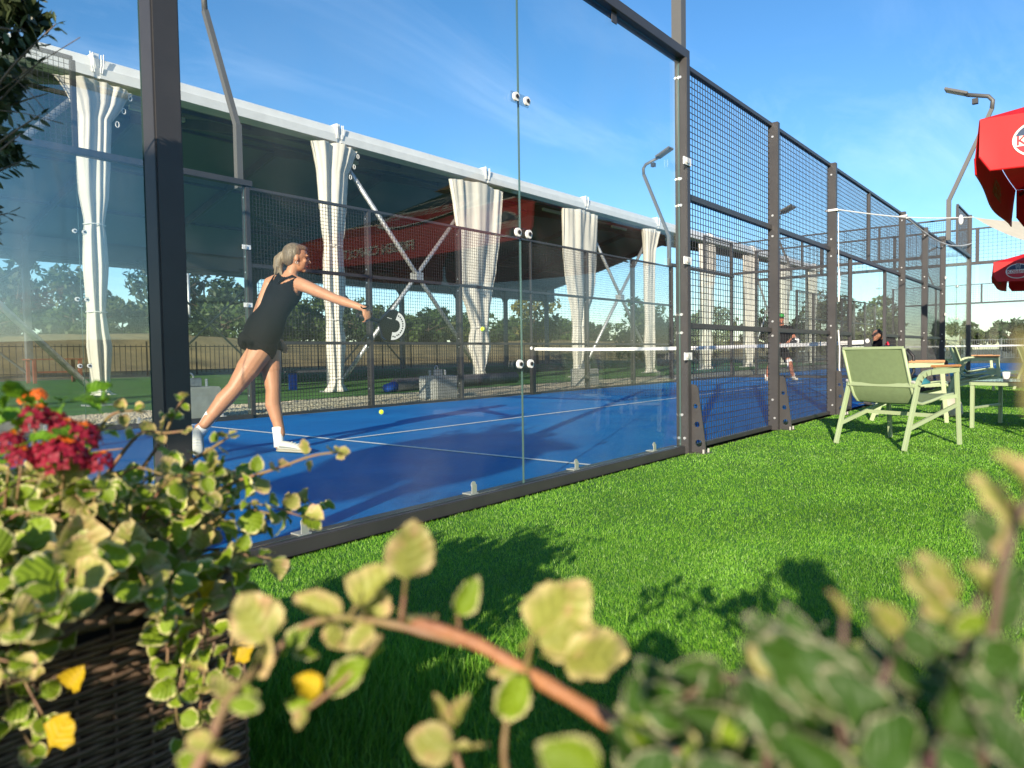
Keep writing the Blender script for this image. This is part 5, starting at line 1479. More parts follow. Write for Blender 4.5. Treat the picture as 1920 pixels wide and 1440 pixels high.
for pts, sz in (([(330, 1010, 1.12), (365, 950, 1.10), (430, 908, 1.08), (520, 878, 1.06), (585, 855, 1.05), (632, 848, 1.04)], .036), ([(250, 900, 1.15), (300, 830, 1.13), (330, 770, 1.12), (345, 748, 1.11)], .034),
                ([(200, 890, 1.1), (260, 815, 1.08), (310, 812, 1.06), (345, 808, 1.05)], .032), ([(290, 930, 1.12), (350, 870, 1.1), (390, 845, 1.08), (428, 820, 1.07)], .034),
                ([(340, 1000, 1.08), (390, 985, 1.06), (430, 955, 1.05), (468, 945, 1.04)], .030), ([(160, 860, 1.1), (190, 800, 1.08), (215, 775, 1.07), (250, 770, 1.06)], .032), ([(350, 1040, 1.05), (400, 1030, 1.03), (440, 1030, 1.02)], .030)):
    px_stem(t3b, pts, sz, PL, spacing=.045, r0=.003, r1=.0016, tip=3, start=.3)

# red and orange flower heads
M['petal_red'] = mat('crimson_petal', (0.27, 0.003, 0.022), 0.6, vary=0.15, trans=0.25)
M['petal_orange'] = mat('orange_petal', (0.80, 0.16, 0.012), 0.6, trans=0.25)
def floret(mb, c, n, r):
    n = Vector(n).normalized(); a = n.orthogonal().normalized(); b = n.cross(a); o = len(mb.v)
    vs = [Vector(c)]
    for k in range(8):
        t_ = 2*math.pi*k/8; q = r*(1.0 if k % 2 == 0 else .62); vs.append(Vector(c)+(a*math.cos(t_)+b*math.sin(t_))*q+n*r*.18*(k % 2 == 0))
    mb.add(vs, [(0, 1+k, 1+(k+1) % 8) for k in range(8)])
lt = thing('flowering_plant', 'plant with clusters of crimson and orange flowers at the left edge of the left planter', 'plant', (-1.1, -1.25, 0.44))
RF = random.Random(5)
for px, py, D, r, k in ((72, 725, .98, .010, 1), (46, 733, 1.0, .008, 1), (68, 772, .93, .021, 0), (108, 768, .94, .011, 0), (122, 792, .92, .017, 0), (150, 808, .90, .023, 0), (120, 842, .88, .026, 0), (85, 838, .90, .018, 0), (22, 815, .9, .017, 0), (188, 852, .90, .016, 0), (40, 842, .88, .015, 0)):
    c0 = at(px, py+18, D)
    st = MB().tube(smooth_path([c0+Vector((RF.uniform(-.04, .04), .10, -.22)), c0+Vector((0, .04, -.10)), c0-Vector((0, 0, .006))], 4), .0016, 5).build('stem', M['stem'], None, True); st.parent = lt; st.location = -lt.location
    red, org = MB(), MB()
    for q in range(34):
        z = 1-1.35*(q+.5)/34; a = q*2.399; s = math.sqrt(max(0, 1-z*z)); d = Vector((s*math.cos(a), s*math.sin(a), z))
        (org if (k == 1 or z > .72) else red).__class__
        floret(org if (k == 1 or (z > .86)) else red, c0+d*r*RF.uniform(.9, 1.08), d+Vector((0, 0, .2)), r*.36)
    fh = (red if red.v else org).build('flower_head', M['petal_red'] if red.v else M['petal_orange'], None); fh.parent = lt; fh.location = -lt.location
    if red.v and org.v:
        oo = org.build('floret', M['petal_orange'], None); oo.parent = fh
for i in range(46):
    p = at(RF.uniform(-30, 210), RF.uniform(735, 900), RF.uniform(.86, 1.06)); a = Vector((RF.uniform(-1, 1), RF.uniform(-1, .5), RF.uniform(-.1, .5)))
    place_leaf(lt, RF.choice(LS['lantana']), p, a, Vector((0, 0, .9))-FWD*.4+Vector([RF.uniform(-.3, .3) for _ in range(3)]), RF.uniform(.022, .040))

# ------------------------------------------------------------------ near blurred plants rooted in the second planter
hero = thing('trailing_plant', 'blurred orange-stemmed plant arching across the foot of the view, pale pink-edged leaves', 'plant', (-0.75, -2.40, 0.39), group='cream-edged trailing plants')
RH = random.Random(77)
def raw_stem(parent, pts, radii, m):
    P = smooth_path([at(*p) if len(p) == 3 and p[0] > 5 else Vector(p) for p in pts], 6)
    n = len(P); k = len(radii)
    rs = [np.interp(i/(n-1)*(k-1), range(k), radii) for i in range(n)]
    rs = [r*(1+0.10*math.sin(i*1.7)) for i, r in enumerate(rs)]
    s = MB().tube(P, rs, 10).build('stem', M[m], None, True); s.parent = parent; s.location = -parent.location
    return s
raw_stem(hero, [(1560, 1640, .36), (1330, 1460, .38), (1130, 1345, .41), (970, 1250, .44), (880, 1200, .45), (775, 1165, .46)], [.0052, .0052, .0048, .0046, .0042, .0036], 'stem_orange')
raw_stem(hero, [(905, 1212, .452), (830, 1195, .455), (735, 1170, .46), (640, 1158, .47), (580, 1170, .475), (540, 1195, .475), (505, 1245, .47)], [.003, .0028, .0026, .0024, .0022, .0020, .0016], 'stem')
raw_stem(hero, [(715, 1190, .46), (690, 1225, .455), (640, 1280, .45), (575, 1330, .45)], [.002, .0018, .0016, .0012], 'stem')
raw_stem(hero, [(320, 1530, .40), (385, 1410, .41), (430, 1310, .425), (480, 1255, .44), (520, 1215, .455)], [.004, .0034, .003, .0026, .002], 'stem')
raw_stem(hero, [(880, 1500, .40), (850, 1400, .41), (840, 1360, .415)], [.002, .0016, .001], 'stem')
raw_stem(hero, [(960, 1500, .40), (945, 1420, .42), (950, 1350, .43)], [.0022, .002, .0015], 'stem')
def hl(kind, bx, by, tx, ty, D, w=1.0, tilt=0.0, k=None, dz=0.0):
    """hero leaf from its base to its tip; tilt turns its face away from the viewer"""
    b = at(bx, by, D); e = at(tx, ty, D+dz); ax = e-b
    nrm = -FWD*math.cos(tilt)+ax.normalized().cross(-FWD)*math.sin(tilt)+Vector((0, 0, .25))
    ms = LH[kind]
    place_leaf(hero, ms[k if k is not None else RH.randrange(len(ms))], b, ax, nrm, ax.length*0.86, w*0.88)
HL = [('pale', 762, 1085, 780, 950, .455, .95, .2), ('pale', 505, 1200, 440, 1095, .46, 1.1, .1), ('pale', 668, 1135, 745, 1035, .465, .8, -.5), ('pale', 700, 1165, 690, 1065, .47, .9, .6), ('pale', 755, 1150, 830, 1175, .462, .8, .9),
      ('var', 858, 1150, 905, 1068, .45, .62, .3), ('pale', 1000, 1190, 1120, 1065, .43, 1.0, .25), ('pale', 1010, 1205, 1150, 1170, .425, .85, -.3), ('pale', 1055, 1235, 1225, 1250, .42, .95, .5), ('var', 540, 1215, 580, 1160, .47, .9, -.4),
      ('pale', 640, 1160, 525, 1100, .475, .55, .5), ('var', 690, 1235, 575, 1330, .45, .5, .2), ('yellow', 600, 1300, 545, 1265, .455, 1.0, .3), ('var', 585, 1310, 515, 1335, .455, .7, -.5), ('pale', 575, 1325, 555, 1375, .45, .8, .4),
      ('pale', 990, 1255, 895, 1250, .435, .45, .6), ('var', 985, 1265, 925, 1385, .425, .62, .2), ('pale', 700, 1170, 640, 1230, .468, .9, .5), ('var', 560, 1200, 600, 1250, .474, .7, .7), ('pale', 620, 1170, 640, 1240, .476, .8, -.3),
      ('pale', 838, 1360, 815, 1290, .41, .5, .3), ('pale', 845, 1360, 880, 1290, .41, .62, -.4), ('pale', 850, 1395, 730, 1400, .40, .95, .2), ('pale', 850, 1400, 930, 1420, .40, .5, .7), ('pale', 470, 1265, 520, 1190, .44, .6, .8),
      ('pale', 440, 1310, 385, 1260, .425, .7, .4), ('var', 430, 1320, 500, 1330, .42, .6, .2), ('pale', 400, 1390, 330, 1390, .41, .9, .2), ('pale', 395, 1400, 450, 1430, .41, .8, .5), ('var', 380, 1420, 300, 1450, .41, .8, -.3), ('var', 455, 1280, 480, 1350, .43, .6, .6)]
for a in HL: hl(*a)
for (bx, by, cx_, cy_) in ((762, 1085, 752, 1165), (505, 1200, 520, 1225), (858, 1150, 862, 1185), (1000, 1190, 985, 1255), (668, 1135, 655, 1158)):
    raw_stem(hero, [(bx, by, .457 if bx < 900 else .43), (cx_, cy_, .459 if bx < 900 else .435)], [.0012, .0015], 'stem')

near = thing('trailing_plant', 'large out-of-focus shaded leaves with pale edges filling the lower right corner', 'plant', (-0.72, -2.62, 0.39), group='cream-edged trailing plants')
RN = random.Random(91)
def nl(kind, bx, by, tx, ty, D, w=0.8, tilt=0.0):
    b = at(bx, by, D); e = at(tx, ty, D); e = b+(e-b)*.84; ax = e-b
    nrm = -FWD*math.cos(tilt)+ax.normalized().cross(-FWD)*math.sin(tilt)+Vector((0, 0, .5))
    place_leaf(near, RN.choice(LH[kind]), b, ax, nrm, ax.length, w*0.80)
NL = [('dark', 1560, 1330, 1390, 1150, .27, .55, .3), ('dark', 1640, 1350, 1430, 1165, .26, .6, -.3), ('dark', 1720, 1300, 1620, 1060, .27, .42, .5), ('pale', 1690, 1180, 1610, 1120, .28, .7, -.4), ('dark', 1700, 1420, 1560, 1210, .25, .7, .2),
      ('dark', 1500, 1420, 1390, 1230, .26, .75, .2), ('dark', 1460, 1430, 1540, 1260, .27, .85, -.2), ('dark', 1760, 1370, 1900, 1190, .25, .75, .1), ('dark', 1820, 1280, 1790, 1140, .27, .85, .4), ('dark', 1380, 1390, 1250, 1310, .29, .7, .3),
      ('dark', 1310, 1380, 1290, 1210, .31, .6, .1), ('dark', 1350, 1290, 1240, 1240, .31, .8, .6), ('dark', 1620, 1440, 1780, 1330, .24, .8, .1), ('pale', 1580, 1160, 1560, 1095, .28, .4, .2), ('dark', 1900, 1360, 1800, 1250, .24, .8, -.2),
      ('pale', 1800, 1130, 1750, 1010, .27, .75, .3), ('pale', 1850, 1020, 1845, 880, .28, .32, .3), ('pale', 1880, 1060, 1935, 930, .26, .5, .2), ('dark', 1870, 1110, 1960, 1050, .26, .6, .2), ('pale', 1905, 980, 1990, 860, .26, .7, .2),
      ('dark', 1230, 1440, 1130, 1340, .31, .8, .2), ('dark', 1180, 1480, 1290, 1400, .29, .8, .2), ('var', 1120, 1450, 980, 1395, .29, .95, .1), ('dark', 1420, 1500, 1290, 1400, .26, .8, .3), ('dark', 1560, 1480, 1450, 1350, .25, .9, .1), ('dark', 1700, 1500, 1640, 1370, .24, .9, .2),
      ('dark', 1850, 1470, 1760, 1380, .23, .9, .2), ('dark', 1930, 1450, 1860, 1300, .23, .8, .1), ('dark', 1400, 1260, 1450, 1130, .30, .5, .4), ('pale', 1480, 1290, 1390, 1210, .28, .6, -.6), ('dark', 1260, 1300, 1180, 1230, .33, .7, -.3),
      ('pale', 1960, 770, 1885, 595, .19, .8, .1), ('pale', 2010, 720, 1890, 650, .19, .8, .3), ('pale', 2000, 640, 1915, 600, .19, .9, .2),
      ('pale', 1868, 1120, 1780, 1050, .265, .8, .3), ('dark', 1890, 1040, 1820, 950, .262, .75, -.3), ('pale', 1908, 980, 1850, 860, .26, .7, .2), ('dark', 1935, 930, 2000, 840, .26, .8, .2), ('pale', 1930, 930, 1885, 820, .258, .6, .5), ('var', 1850, 1160, 1770, 1190, .265, .8, .1), ('dark', 1860, 1090, 1960, 1110, .262, .75, .3),
      ('pale', 1780, 1160, 1700, 1010, .27, .7, .4), ('dark', 1880, 1180, 1930, 1040, .26, .7, .1), ('dark', 1830, 1200, 1720, 1120, .27, .8, -.2), ('dark', 1480, 1230, 1400, 1130, .29, .7, .2), ('dark', 1530, 1260, 1460, 1120, .28, .6, -.4), ('dark', 1330, 1340, 1360, 1220, .30, .8, .2), ('dark', 1640, 1280, 1560, 1180, .27, .8, .3), ('dark', 1280, 1370, 1200, 1250, .31, .8, .1), ('var', 1230, 1420, 1170, 1300, .31, .8, .3), ('dark', 1900, 1290, 1850, 1160, .25, .9, .0)]
for a in NL: nl(*a)
for i in range(150):
    x = RN.uniform(1170, 2000); y = RN.uniform(1340, 1620) if x < 1400 else RN.uniform(1220, 1620); D = RN.uniform(.27, .40)
    a = RN.uniform(0, 6.28); L = .030*1350/D*RN.uniform(.55, 1)
    nl('var' if RN.random() < .18 else 'dark', x, y, x+L*math.cos(a), y-abs(L*math.sin(a)), D, RN.uniform(.5, .8), RN.uniform(-1.1, 1.1))
for pts in ([(1700, 1700, .33), (1740, 1440, .29), (1800, 1250, .27), (1840, 1100, .27), (1850, 1010, .275)], [(1820, 1700, .32), (1850, 1300, .27), (1870, 1120, .26), (1905, 980, .26), (1960, 880, .26)],
            [(1500, 1700, .33), (1570, 1420, .28), (1640, 1300, .27), (1690, 1200, .275)], [(1420, 1650, .34), (1440, 1450, .29), (1400, 1300, .295), (1350, 1270, .305), (1280, 1310, .31)], [(1580, 1380, .275), (1580, 1260, .275), (1582, 1160, .28)], [(2050, 1500, .26), (2010, 1000, .22), (1980, 760, .20), (1930, 690, .20)]):
    raw_stem(near, pts, [.0022, .0018, .0015, .0011], 'stem_purple')

# ------------------------------------------------------------------ olive tree at the upper left, and unseen shrubs added for their shade
ol = thing('olive_tree', 'dark olive tree with narrow leaves reaching in at the upper left', 'tree', tuple(at(-330, 900, 1.9)*Vector((1, 1, 0)) if False else (at(-330, 900, 1.9).x, at(-330, 900, 1.9).y, 0.0)))
RO = random.Random(14)
b0 = Vector((ol.location.x, ol.location.y, 0))
def oadd(mb, nm, m, smooth=True):
    o = mb.build(nm, m, None, smooth); o.parent = ol; o.location = -ol.location; return o
top = at(-170, -150, 1.9)
crown0 = at(-200, 420, 1.95)
oadd(MB().tube(smooth_path([b0+Vector((0, 0, .30)), b0.lerp(crown0, .5)*1.0+Vector((.02, 0, .1)), crown0, top], 6), [.03]*6+[.026]*6+[.018]*6+[.008], 10), 'trunk', M['bark'])
pot = MB(); prof = [(.17, 0.004), (.22, .36), (.235, .37), (.235, .40), (.21, .40), (.20, .36), (.0, .35)]; n = 28
vs = [(b0.x+r*math.cos(2*math.pi*j/n), b0.y+r*math.sin(2*math.pi*j/n), z) for r, z in prof for j in range(n)]
pot.add(vs, [(i*n+j, i*n+(j+1) % n, (i+1)*n+(j+1) % n, (i+1)*n+j) for i in range(len(prof)-1) for j in range(n)])
oadd(pot, 'pot', mat('terracotta', (0.30, 0.12, 0.06), 0.8, noise=0.15, nscale=8))
cnt = [300]
def olive_branch(pts, r0, spacing=.016, size=.056):
    leafy_stem(ol, pts, r0, .0012, spacing, size, ['olive'], RO, tip=3, start=.48, stem='twig', counter=cnt, up=.3, jit=.9)
for a, b, c_, D in (((-190, 330), (-40, 200), (105, 45), 1.75), ((-190, 380), (-60, 260), (70, 120), 1.8), ((-190, 420), (-70, 330), (75, 215), 1.72), ((-200, 480), (-90, 380), (45, 300), 1.8), ((-200, 520), (-80, 440), (15, 400), 1.75),
                    ((-180, 250), (-60, 90), (60, -10), 1.8), ((-180, 200), (-50, 60), (40, 60), 1.7), ((-190, 400), (-60, 240), (90, 175), 1.85), ((-190, 450), (-60, 350), (40, 250), 1.65), ((-180, 150), (-70, 30), (30, -60), 1.8), ((-200, 400), (-100, 330), (5, 180), 1.7), ((-200, 500), (-90, 400), (0, 345), 1.85)):
    olive_branch([at(a[0], a[1], 1.93), at(b[0], b[1], D+.05), at((b[0]+c_[0])/2, (b[1]+c_[1])/2-8, D), at(c_[0], c_[1], D)], .006)
V, F = crown_arrays(tuple(at(-330, 200, 2.05)), .42, .62, 26, 60, .026, 9)
lc = npmesh('crown', V, F, M['leaf_olive']); o = link('crown', lc, None); o.parent = ol; o.location = -ol.location
for (fx, fy, fr, fz, sd) in ((-25, 110, .10, .17, 41), (-40, 260, .10, .15, 42), (-60, 380, .09, .12, 43), (20, 30, .09, .08, 44)):
    V, F = crown_arrays(tuple(at(fx, fy, 1.82)), fr, fz, 14, 26, .024, sd)
    o = link('foliage', npmesh('foliage', V, F, M['leaf_olive']), None); o.parent = ol; o.location = -ol.location; o['kind'] = 'stuff'
for px, py, tx, ty in ((-40, 200, 150, 70), (-20, 205, 118, 232), (30, 150, 90, 215)):
    raw = MB().tube(smooth_path([at(px, py, 1.78), at((px+tx)/2, (py+ty)/2-5, 1.76), at(tx, ty, 1.75)], 5), .0011, 5); oadd(raw, 'twig', M['twig'])

sh = CAM-Vector((FWD.x, FWD.y, 0)).normalized()*0.85+Vector((RGT.x, RGT.y, 0))*0.02  # added stand-in for the viewer's body, shaped to cast its shadow ahead
ps = thing('shade_shrub', 'unseen round shrub added to cast the pointed lawn shadow of the crouching viewer', 'plant', (sh.x, sh.y, 0), world=True)
MB().tube([(sh.x, sh.y, .004), (sh.x, sh.y, .34)], [.14, .19], 24).build('pot', bpy.data.materials['terracotta'], ps, True)
MB().tube([(sh.x, sh.y, .3), (sh.x, sh.y, 1.0)], [.015, .008], 8).build('trunk', M['bark'], ps, True)
V, F = crown_arrays((sh.x, sh.y, .72), .26, .34, 30, 130, .035, 12)
V2, F2 = crown_arrays((sh.x-.06, sh.y+.03, 1.06), .10, .14, 8, 90, .03, 13)
link('crown', npmesh('crown', np.concatenate([V, V2]), np.concatenate([F, F2+len(V)]), LEAF['mid']), ps)

# unseen round shrub added left of the viewer to shade the left planter front
lx, ly = -2.15, -1.98
ps = thing('shade_shrub', 'unseen low round shrub added left of the viewer to shade the wicker planter front', 'plant', (lx, ly, 0), world=True)
MB().tube([(lx, ly, .004), (lx, ly, .30)], [.13, .18], 24).build('pot', bpy.data.materials['terracotta'], ps, True)
MB().tube([(lx, ly, .26), (lx, ly, .7)], [.014, .008], 8).build('trunk', M['bark'], ps, True)
V, F = crown_arrays((lx, ly, .55), .36, .27, 30, 150, .035, 15)
link('crown', npmesh('crown', V, F, LEAF['mid']), ps)

bx_, by_ = -1.66, -2.45  # shrub added out of view to widen the shade on the lawn
ps = thing('shade_shrub', 'unseen low wide shrub added close beside the viewer to shade the near lawn', 'plant', (bx_, by_, 0), world=True)
MB().tube([(bx_, by_, .004), (bx_, by_, .28)], [.12, .17], 24).build('pot', bpy.data.materials['terracotta'], ps, True)
MB().tube([(bx_, by_, .24), (bx_, by_, .7)], [.014, .008], 8).build('trunk', M['bark'], ps, True)
V, F = crown_arrays((bx_, by_, .46), .44, .26, 34, 150, .035, 17)
link('crown', npmesh('crown', V, F, LEAF['mid']), ps)
# ------------------------------------------------------------------ people
def skin_mat(name, c):
    m = mat(name, c, 0.48, noise=0.07, nscale=9, bump=0.05, bscale=200)
    b = m.node_tree.nodes['Principled BSDF']
    b.inputs['Subsurface Weight'].default_value = 0.12
    b.inputs['Subsurface Radius'].default_value = (0.02, 0.008, 0.004)
    return m
M['skin_f'] = skin_mat('tanned_skin', (0.50, 0.24, 0.135))
M['skin_m'] = skin_mat('ruddy_skin', (0.48, 0.19, 0.11))
M['hair_b'] = mat('blonde_hair', (0.27, 0.20, 0.125), 0.5, color2=(0.085, 0.062, 0.042), nscale=14, stretch=(1, 1, 0.15), bump=0.9, bscale=60)
M['shoe_grey'] = mat('grey_shoe_trim', (0.20, 0.21, 0.21), 0.6)
M['hair_d'] = mat('dark_hair', (0.02, 0.015, 0.012), 0.5)
M['cloth_b'] = mat('black_sports_cloth', (0.007, 0.007, 0.009), 0.8, spec=0.12)
M['cloth_w'] = mat('white_sock', (0.78, 0.78, 0.76), 0.8, bump=0.2, bscale=120)
M['shoe'] = mat('white_shoe', (0.62, 0.60, 0.53), 0.55, noise=0.05, nscale=20)
M['sole'] = mat('pale_sole', (0.40, 0.37, 0.30), 0.7)
M['capgreen'] = mat('green_cap', (0.03, 0.30, 0.05), 0.7)
M['eye'] = mat('eye_dark', (0.02, 0.015, 0.012), 0.2)
M['lip'] = mat('lips', (0.40, 0.12, 0.09), 0.5)

def capsule(mb, p, q, r0, r1, n=12):
    p, q = Vector(p), Vector(q); d = q-p; L = d.length
    if L < 1e-6: mb.ball(p, r0, n, 8); return
    d /= L; pts = []; rs = []
    for k in range(5):
        a = math.pi/2*(1-k/4.5); pts.append(p-d*r0*math.sin(a)); rs.append(max(r0*math.cos(a), r0*.05))
    for k in range(5):
        a = math.pi/2*((k+.5)/4.5); pts.append(q+d*r1*math.sin(a)); rs.append(max(r1*math.cos(a), r1*.05))
    mb.tube(pts, rs, n)
def chain(mb, pts, rs, n=12):
    for (p, q), (a, b) in zip(zip(pts[:-1], pts[1:]), zip(rs[:-1], rs[1:])): capsule(mb, p, q, a, b, n)
def ellipsoid(mb, c, ax, ay, az, n=16):
    """ellipsoid with half-axis vectors"""
    c = Vector(c); o = len(mb.v); mb.ball((0, 0, 0), 1.0, n, 10)
    for i in range(o, len(mb.v)):
        x, y, z = mb.v[i]; mb.v[i] = tuple(c+Vector(ax)*x+Vector(ay)*y+Vector(az)*z)
def loft(mb, rings, n=22, closed=True):
    """rings of (centre, half-axis a, half-axis b)"""
    o = len(mb.v); vs = []
    for c, a, b in rings:
        c, a, b = Vector(c), Vector(a), Vector(b)
        for j in range(n):
            t = 2*math.pi*j/n; vs.append(c+a*math.cos(t)+b*math.sin(t))
    k = len(rings)
    fs = [(i*n+j, i*n+(j+1) % n, (i+1)*n+(j+1) % n, (i+1)*n+j) for i in range(k-1) for j in range(n)]
    if closed: fs += [tuple(range(n-1, -1, -1)), tuple((k-1)*n+j for j in range(n))]
    mb.add(vs, fs)
def fuse(mb, name, m, parent, voxel, smooth=6, decim=None):
    """join overlapping shapes into one continuous skin"""
    me = mb.mesh(name, m)
    ob = bpy.data.objects.new(name, me); COL.objects.link(ob)
    r = ob.modifiers.new('r', 'REMESH'); r.mode = 'VOXEL'; r.voxel_size = voxel
    s = ob.modifiers.new('s', 'SMOOTH'); s.iterations = smooth; s.factor = 0.5
    dg = bpy.context.evaluated_depsgraph_get(); dg.update()
    out = bpy.data.meshes.new_from_object(ob.evaluated_get(dg))
    bpy.data.objects.remove(ob); bpy.data.meshes.remove(me)
    out.name = name; out.materials.clear(); out.materials.append(m)
    out.polygons.foreach_set('use_smooth', [True]*len(out.polygons))
    return link(name, out, parent)
def hand(mb, wrist, tip, palm_n, thumb_side, size=1.0, curl=0.5):
    """palm, four unequal bent fingers and a thumb from the side of the palm"""
    w = Vector(wrist); d = (Vector(tip)-w).normalized(); n = Vector(palm_n); n = (n-d*n.dot(d)).normalized(); s = d.cross(n)*thumb_side
    L = 0.085*size
    ellipsoid(mb, w+d*L*.52, d*L*.60, s*.038*size, n*.016*size)
    for k, (ln, off) in enumerate(((.070, .027), (.078, .010), (.072, -.008), (.056, -.025))):
        p = w+d*L*.92+s*off*size; a = curl*0.9; pts = [p]; dirv = d.copy()
        for seg in (.45, .32, .26):
            dirv = (dirv*math.cos(a)+n*math.sin(a)); nn = n*math.cos(a)-d*0
            pts.append(pts[-1]+dirv.normalized()*ln*seg*size); a = curl*1.1
            dirv = dirv.normalized()
        chain(mb, pts, [.0095*size, .0088*size, .008*size, .007*size], 8)
    p = w+d*L*.30+s*.030*size
    chain(mb, [p, p+(d*.5+s*.75+n*.35).normalized()*.034*size, p+(d*.5+s*.75+n*.35).normalized()*.034*size+(d*.85+s*.15+n*.5).normalized()*.030*size, p+(d*.5+s*.75+n*.35).normalized()*.034*size+(d*.85+n*.6).normalized()*.052*size], [.0135*size, .0115*size, .0100*size, .0080*size], 8)
def head(mb, c, F, U, S, k=1.0):
    """skull, jaw, nose, ears, brow and chin"""
    c = Vector(c)
    ellipsoid(mb, c+U*.022*k-F*.008*k, F*.097*k, S*.076*k, U*.098*k)
    ellipsoid(mb, c-U*.040*k+F*.030*k, F*.060*k, S*.056*k, U*.070*k)
    ellipsoid(mb, c-U*.098*k+F*.066*k, F*.020*k, S*.022*k, U*.016*k)
    capsule(mb, c+U*.012*k+F*.086*k, c-U*.028*k+F*.108*k, .008*k, .014*k, 8)
    for s in (-1, 1):
        ellipsoid(mb, c-U*.010*k+S*.077*k*s-F*.006*k, F*.018*k, S*.008*k, U*.032*k, 10)
        ellipsoid(mb, c-U*.022*k+S*.040*k*s+F*.064*k, F*.020*k, S*.022*k, U*.020*k, 10)
        ellipsoid(mb, c+U*.024*k+S*.032*k*s+F*.082*k, F*.010*k, S*.026*k, U*.008*k, 10)
def face(parent, c, F, U, S, k=1.0):
    for s in (-1, 1):
        mb = MB(); ellipsoid(mb, Vector(c)+U*.006*k+S*.033*k*s+F*.080*k, F*.008*k, S*.014*k, U*.008*k, 10); mb.build('eye', M['eye'], parent, True)
        mb = MB(); capsule(mb, Vector(c)+U*.032*k+S*.018*k*s+F*.090*k, Vector(c)+U*.034*k+S*.050*k*s+F*.078*k, .004*k, .003*k, 6); mb.build('eyebrow', M['hair_d'], parent, True)
    mb = MB(); ellipsoid(mb, Vector(c)-U*.062*k+F*.086*k, F*.010*k, S*.024*k, U*.008*k, 10); mb.build('mouth', M['lip'], parent, True)
def shoe(parent, heel, toe, up, k=1.0):
    h, t = Vector(heel), Vector(toe); d = (t-h).normalized(); u = Vector(up); u = (u-d*u.dot(d)).normalized(); s = d.cross(u); L = (t-h).length
    rows = [(0, .026, .062), (.12, .036, .075), (.30, .037, .072), (.5, .040, .060), (.7, .046, .046), (.86, .043, .036), (.97, .028, .026), (1.0, .010, .018)]
    mb = MB(); loft(mb, [(h+d*L*f+u*(.018+hh*.5)*k, s*w*k, u*hh*.5*k) for f, w, hh in rows], 14)
    o = mb.build('shoe', M['shoe'], parent, True)
    mb = MB(); loft(mb, [(h+d*L*f+u*.013*k, s*(w+.004)*k, u*.013*k) for f, w, hh in rows], 14); mb.build('sole', M['sole'], o, True)
    mb = MB(); loft(mb, [(h+d*L*f+u*(.026+hh*.28)*k, s*(w+.0025)*k, u*hh*.16*k) for f, w, hh in rows[1:5]], 14); mb.build('side_stripe', M['shoe_grey'], o, True)
    for f in (.42, .52, .62):
        mb = MB(); mb.tube([h+d*L*f+s*.028*k+u*(.072-.045*(f-.4))*k, h+d*L*(f+.02)+u*(.090-.075*(f-.4))*k, h+d*L*f-s*.028*k+u*(.072-.045*(f-.4))*k], .0032*k, 5); mb.build('lace', M['cloth_w'], o)
UZ = Vector((0, 0, 1))
FH = Vector((FWD.x, FWD.y, 0)).normalized(); RH_ = Vector((FH.y, -FH.x, 0))

# --- woman reaching for the ball
w = thing('person', 'woman in a black sleeveless top and shorts seen from behind, reaching right with her racket', 'person', (2.25, 2.55, 0), world=True)
ph = R(25); Fd = FH*math.cos(ph)+RH_*math.sin(ph); Sd = RH_*math.cos(ph)-FH*math.sin(ph)
P = lambda x, y, d: at(x, y, d)
pel, wai, rib, che, shl, nck = P(486, 636, 5.95), P(508, 592, 5.95), P(523, 565, 5.95), P(535, 543, 5.95), P(543, 525, 5.95), P(548, 511, 5.95)
sp = (che-pel).normalized(); SA = (Sd-sp*Sd.dot(sp)).normalized(); FA = sp.cross(SA)
if FA.dot(Fd) < 0: FA = -FA
hd = P(556, 484, 5.94)
hF = (RH_*.92+FH*.38-UZ*.08).normalized(); hS = hF.cross(UZ).normalized(); hU = hS.cross(hF)
b = MB()
loft(b, [(pel-sp*.075, SA*.11, FA*.085), (pel-sp*.04, SA*.140, FA*.106), (pel+sp*.02, SA*.144, FA*.112), (pel+sp*.09, SA*.130, FA*.098), (wai, SA*.115, FA*.085), (rib, SA*.128, FA*.092), (che, SA*.142, FA*.100), (shl, SA*.135, FA*.078), (shl+sp*.035, SA*.085, FA*.06), (nck, SA*.05, FA*.05)], 24)
for s in (-1, 1): ellipsoid(b, pel-sp*.045+SA*.065*s-FA*.045, SA*.072, FA*.070, sp*.085)
chain(b, [nck-sp*.02, hd-hU*.055-hF*.012], [.052, .048])
head(b, hd, hF, hU, hS)
shr, elr, wrr = P(573, 537, 5.86), P(628, 560, 5.78), P(684, 579, 5.70)
shl_, ell, wrl = P(506, 531, 6.02), P(479, 598, 5.93), P(519, 636, 6.12)
chain(b, [shl+SA*.06, shr], [.062, .054]); chain(b, [shl-SA*.06, shl_], [.062, .052])
chain(b, [shr, shr.lerp(elr, .45), elr, elr.lerp(wrr, .3), wrr], [.054, .049, .039, .040, .025])
chain(b, [shl_, shl_.lerp(ell, .45), ell, ell.lerp(wrl, .3), wrl], [.052, .047, .038, .038, .025])
rk_dir = (P(735, 597, 5.83)-P(697, 585, 5.69)).normalized()
grip = P(694, 584, 5.69)
hdv = (rk_dir*.40-UZ*.9).normalized(); hn = rk_dir.cross(hdv).normalized()
hand(b, wrr, wrr+hdv*.1, hn, 1, 1.0, 1.0)
grip = wrr+hdv*.070+hn*.030
hand(b, wrl, P(534, 652, 6.2), -FH, 1, 0.95, 0.35)
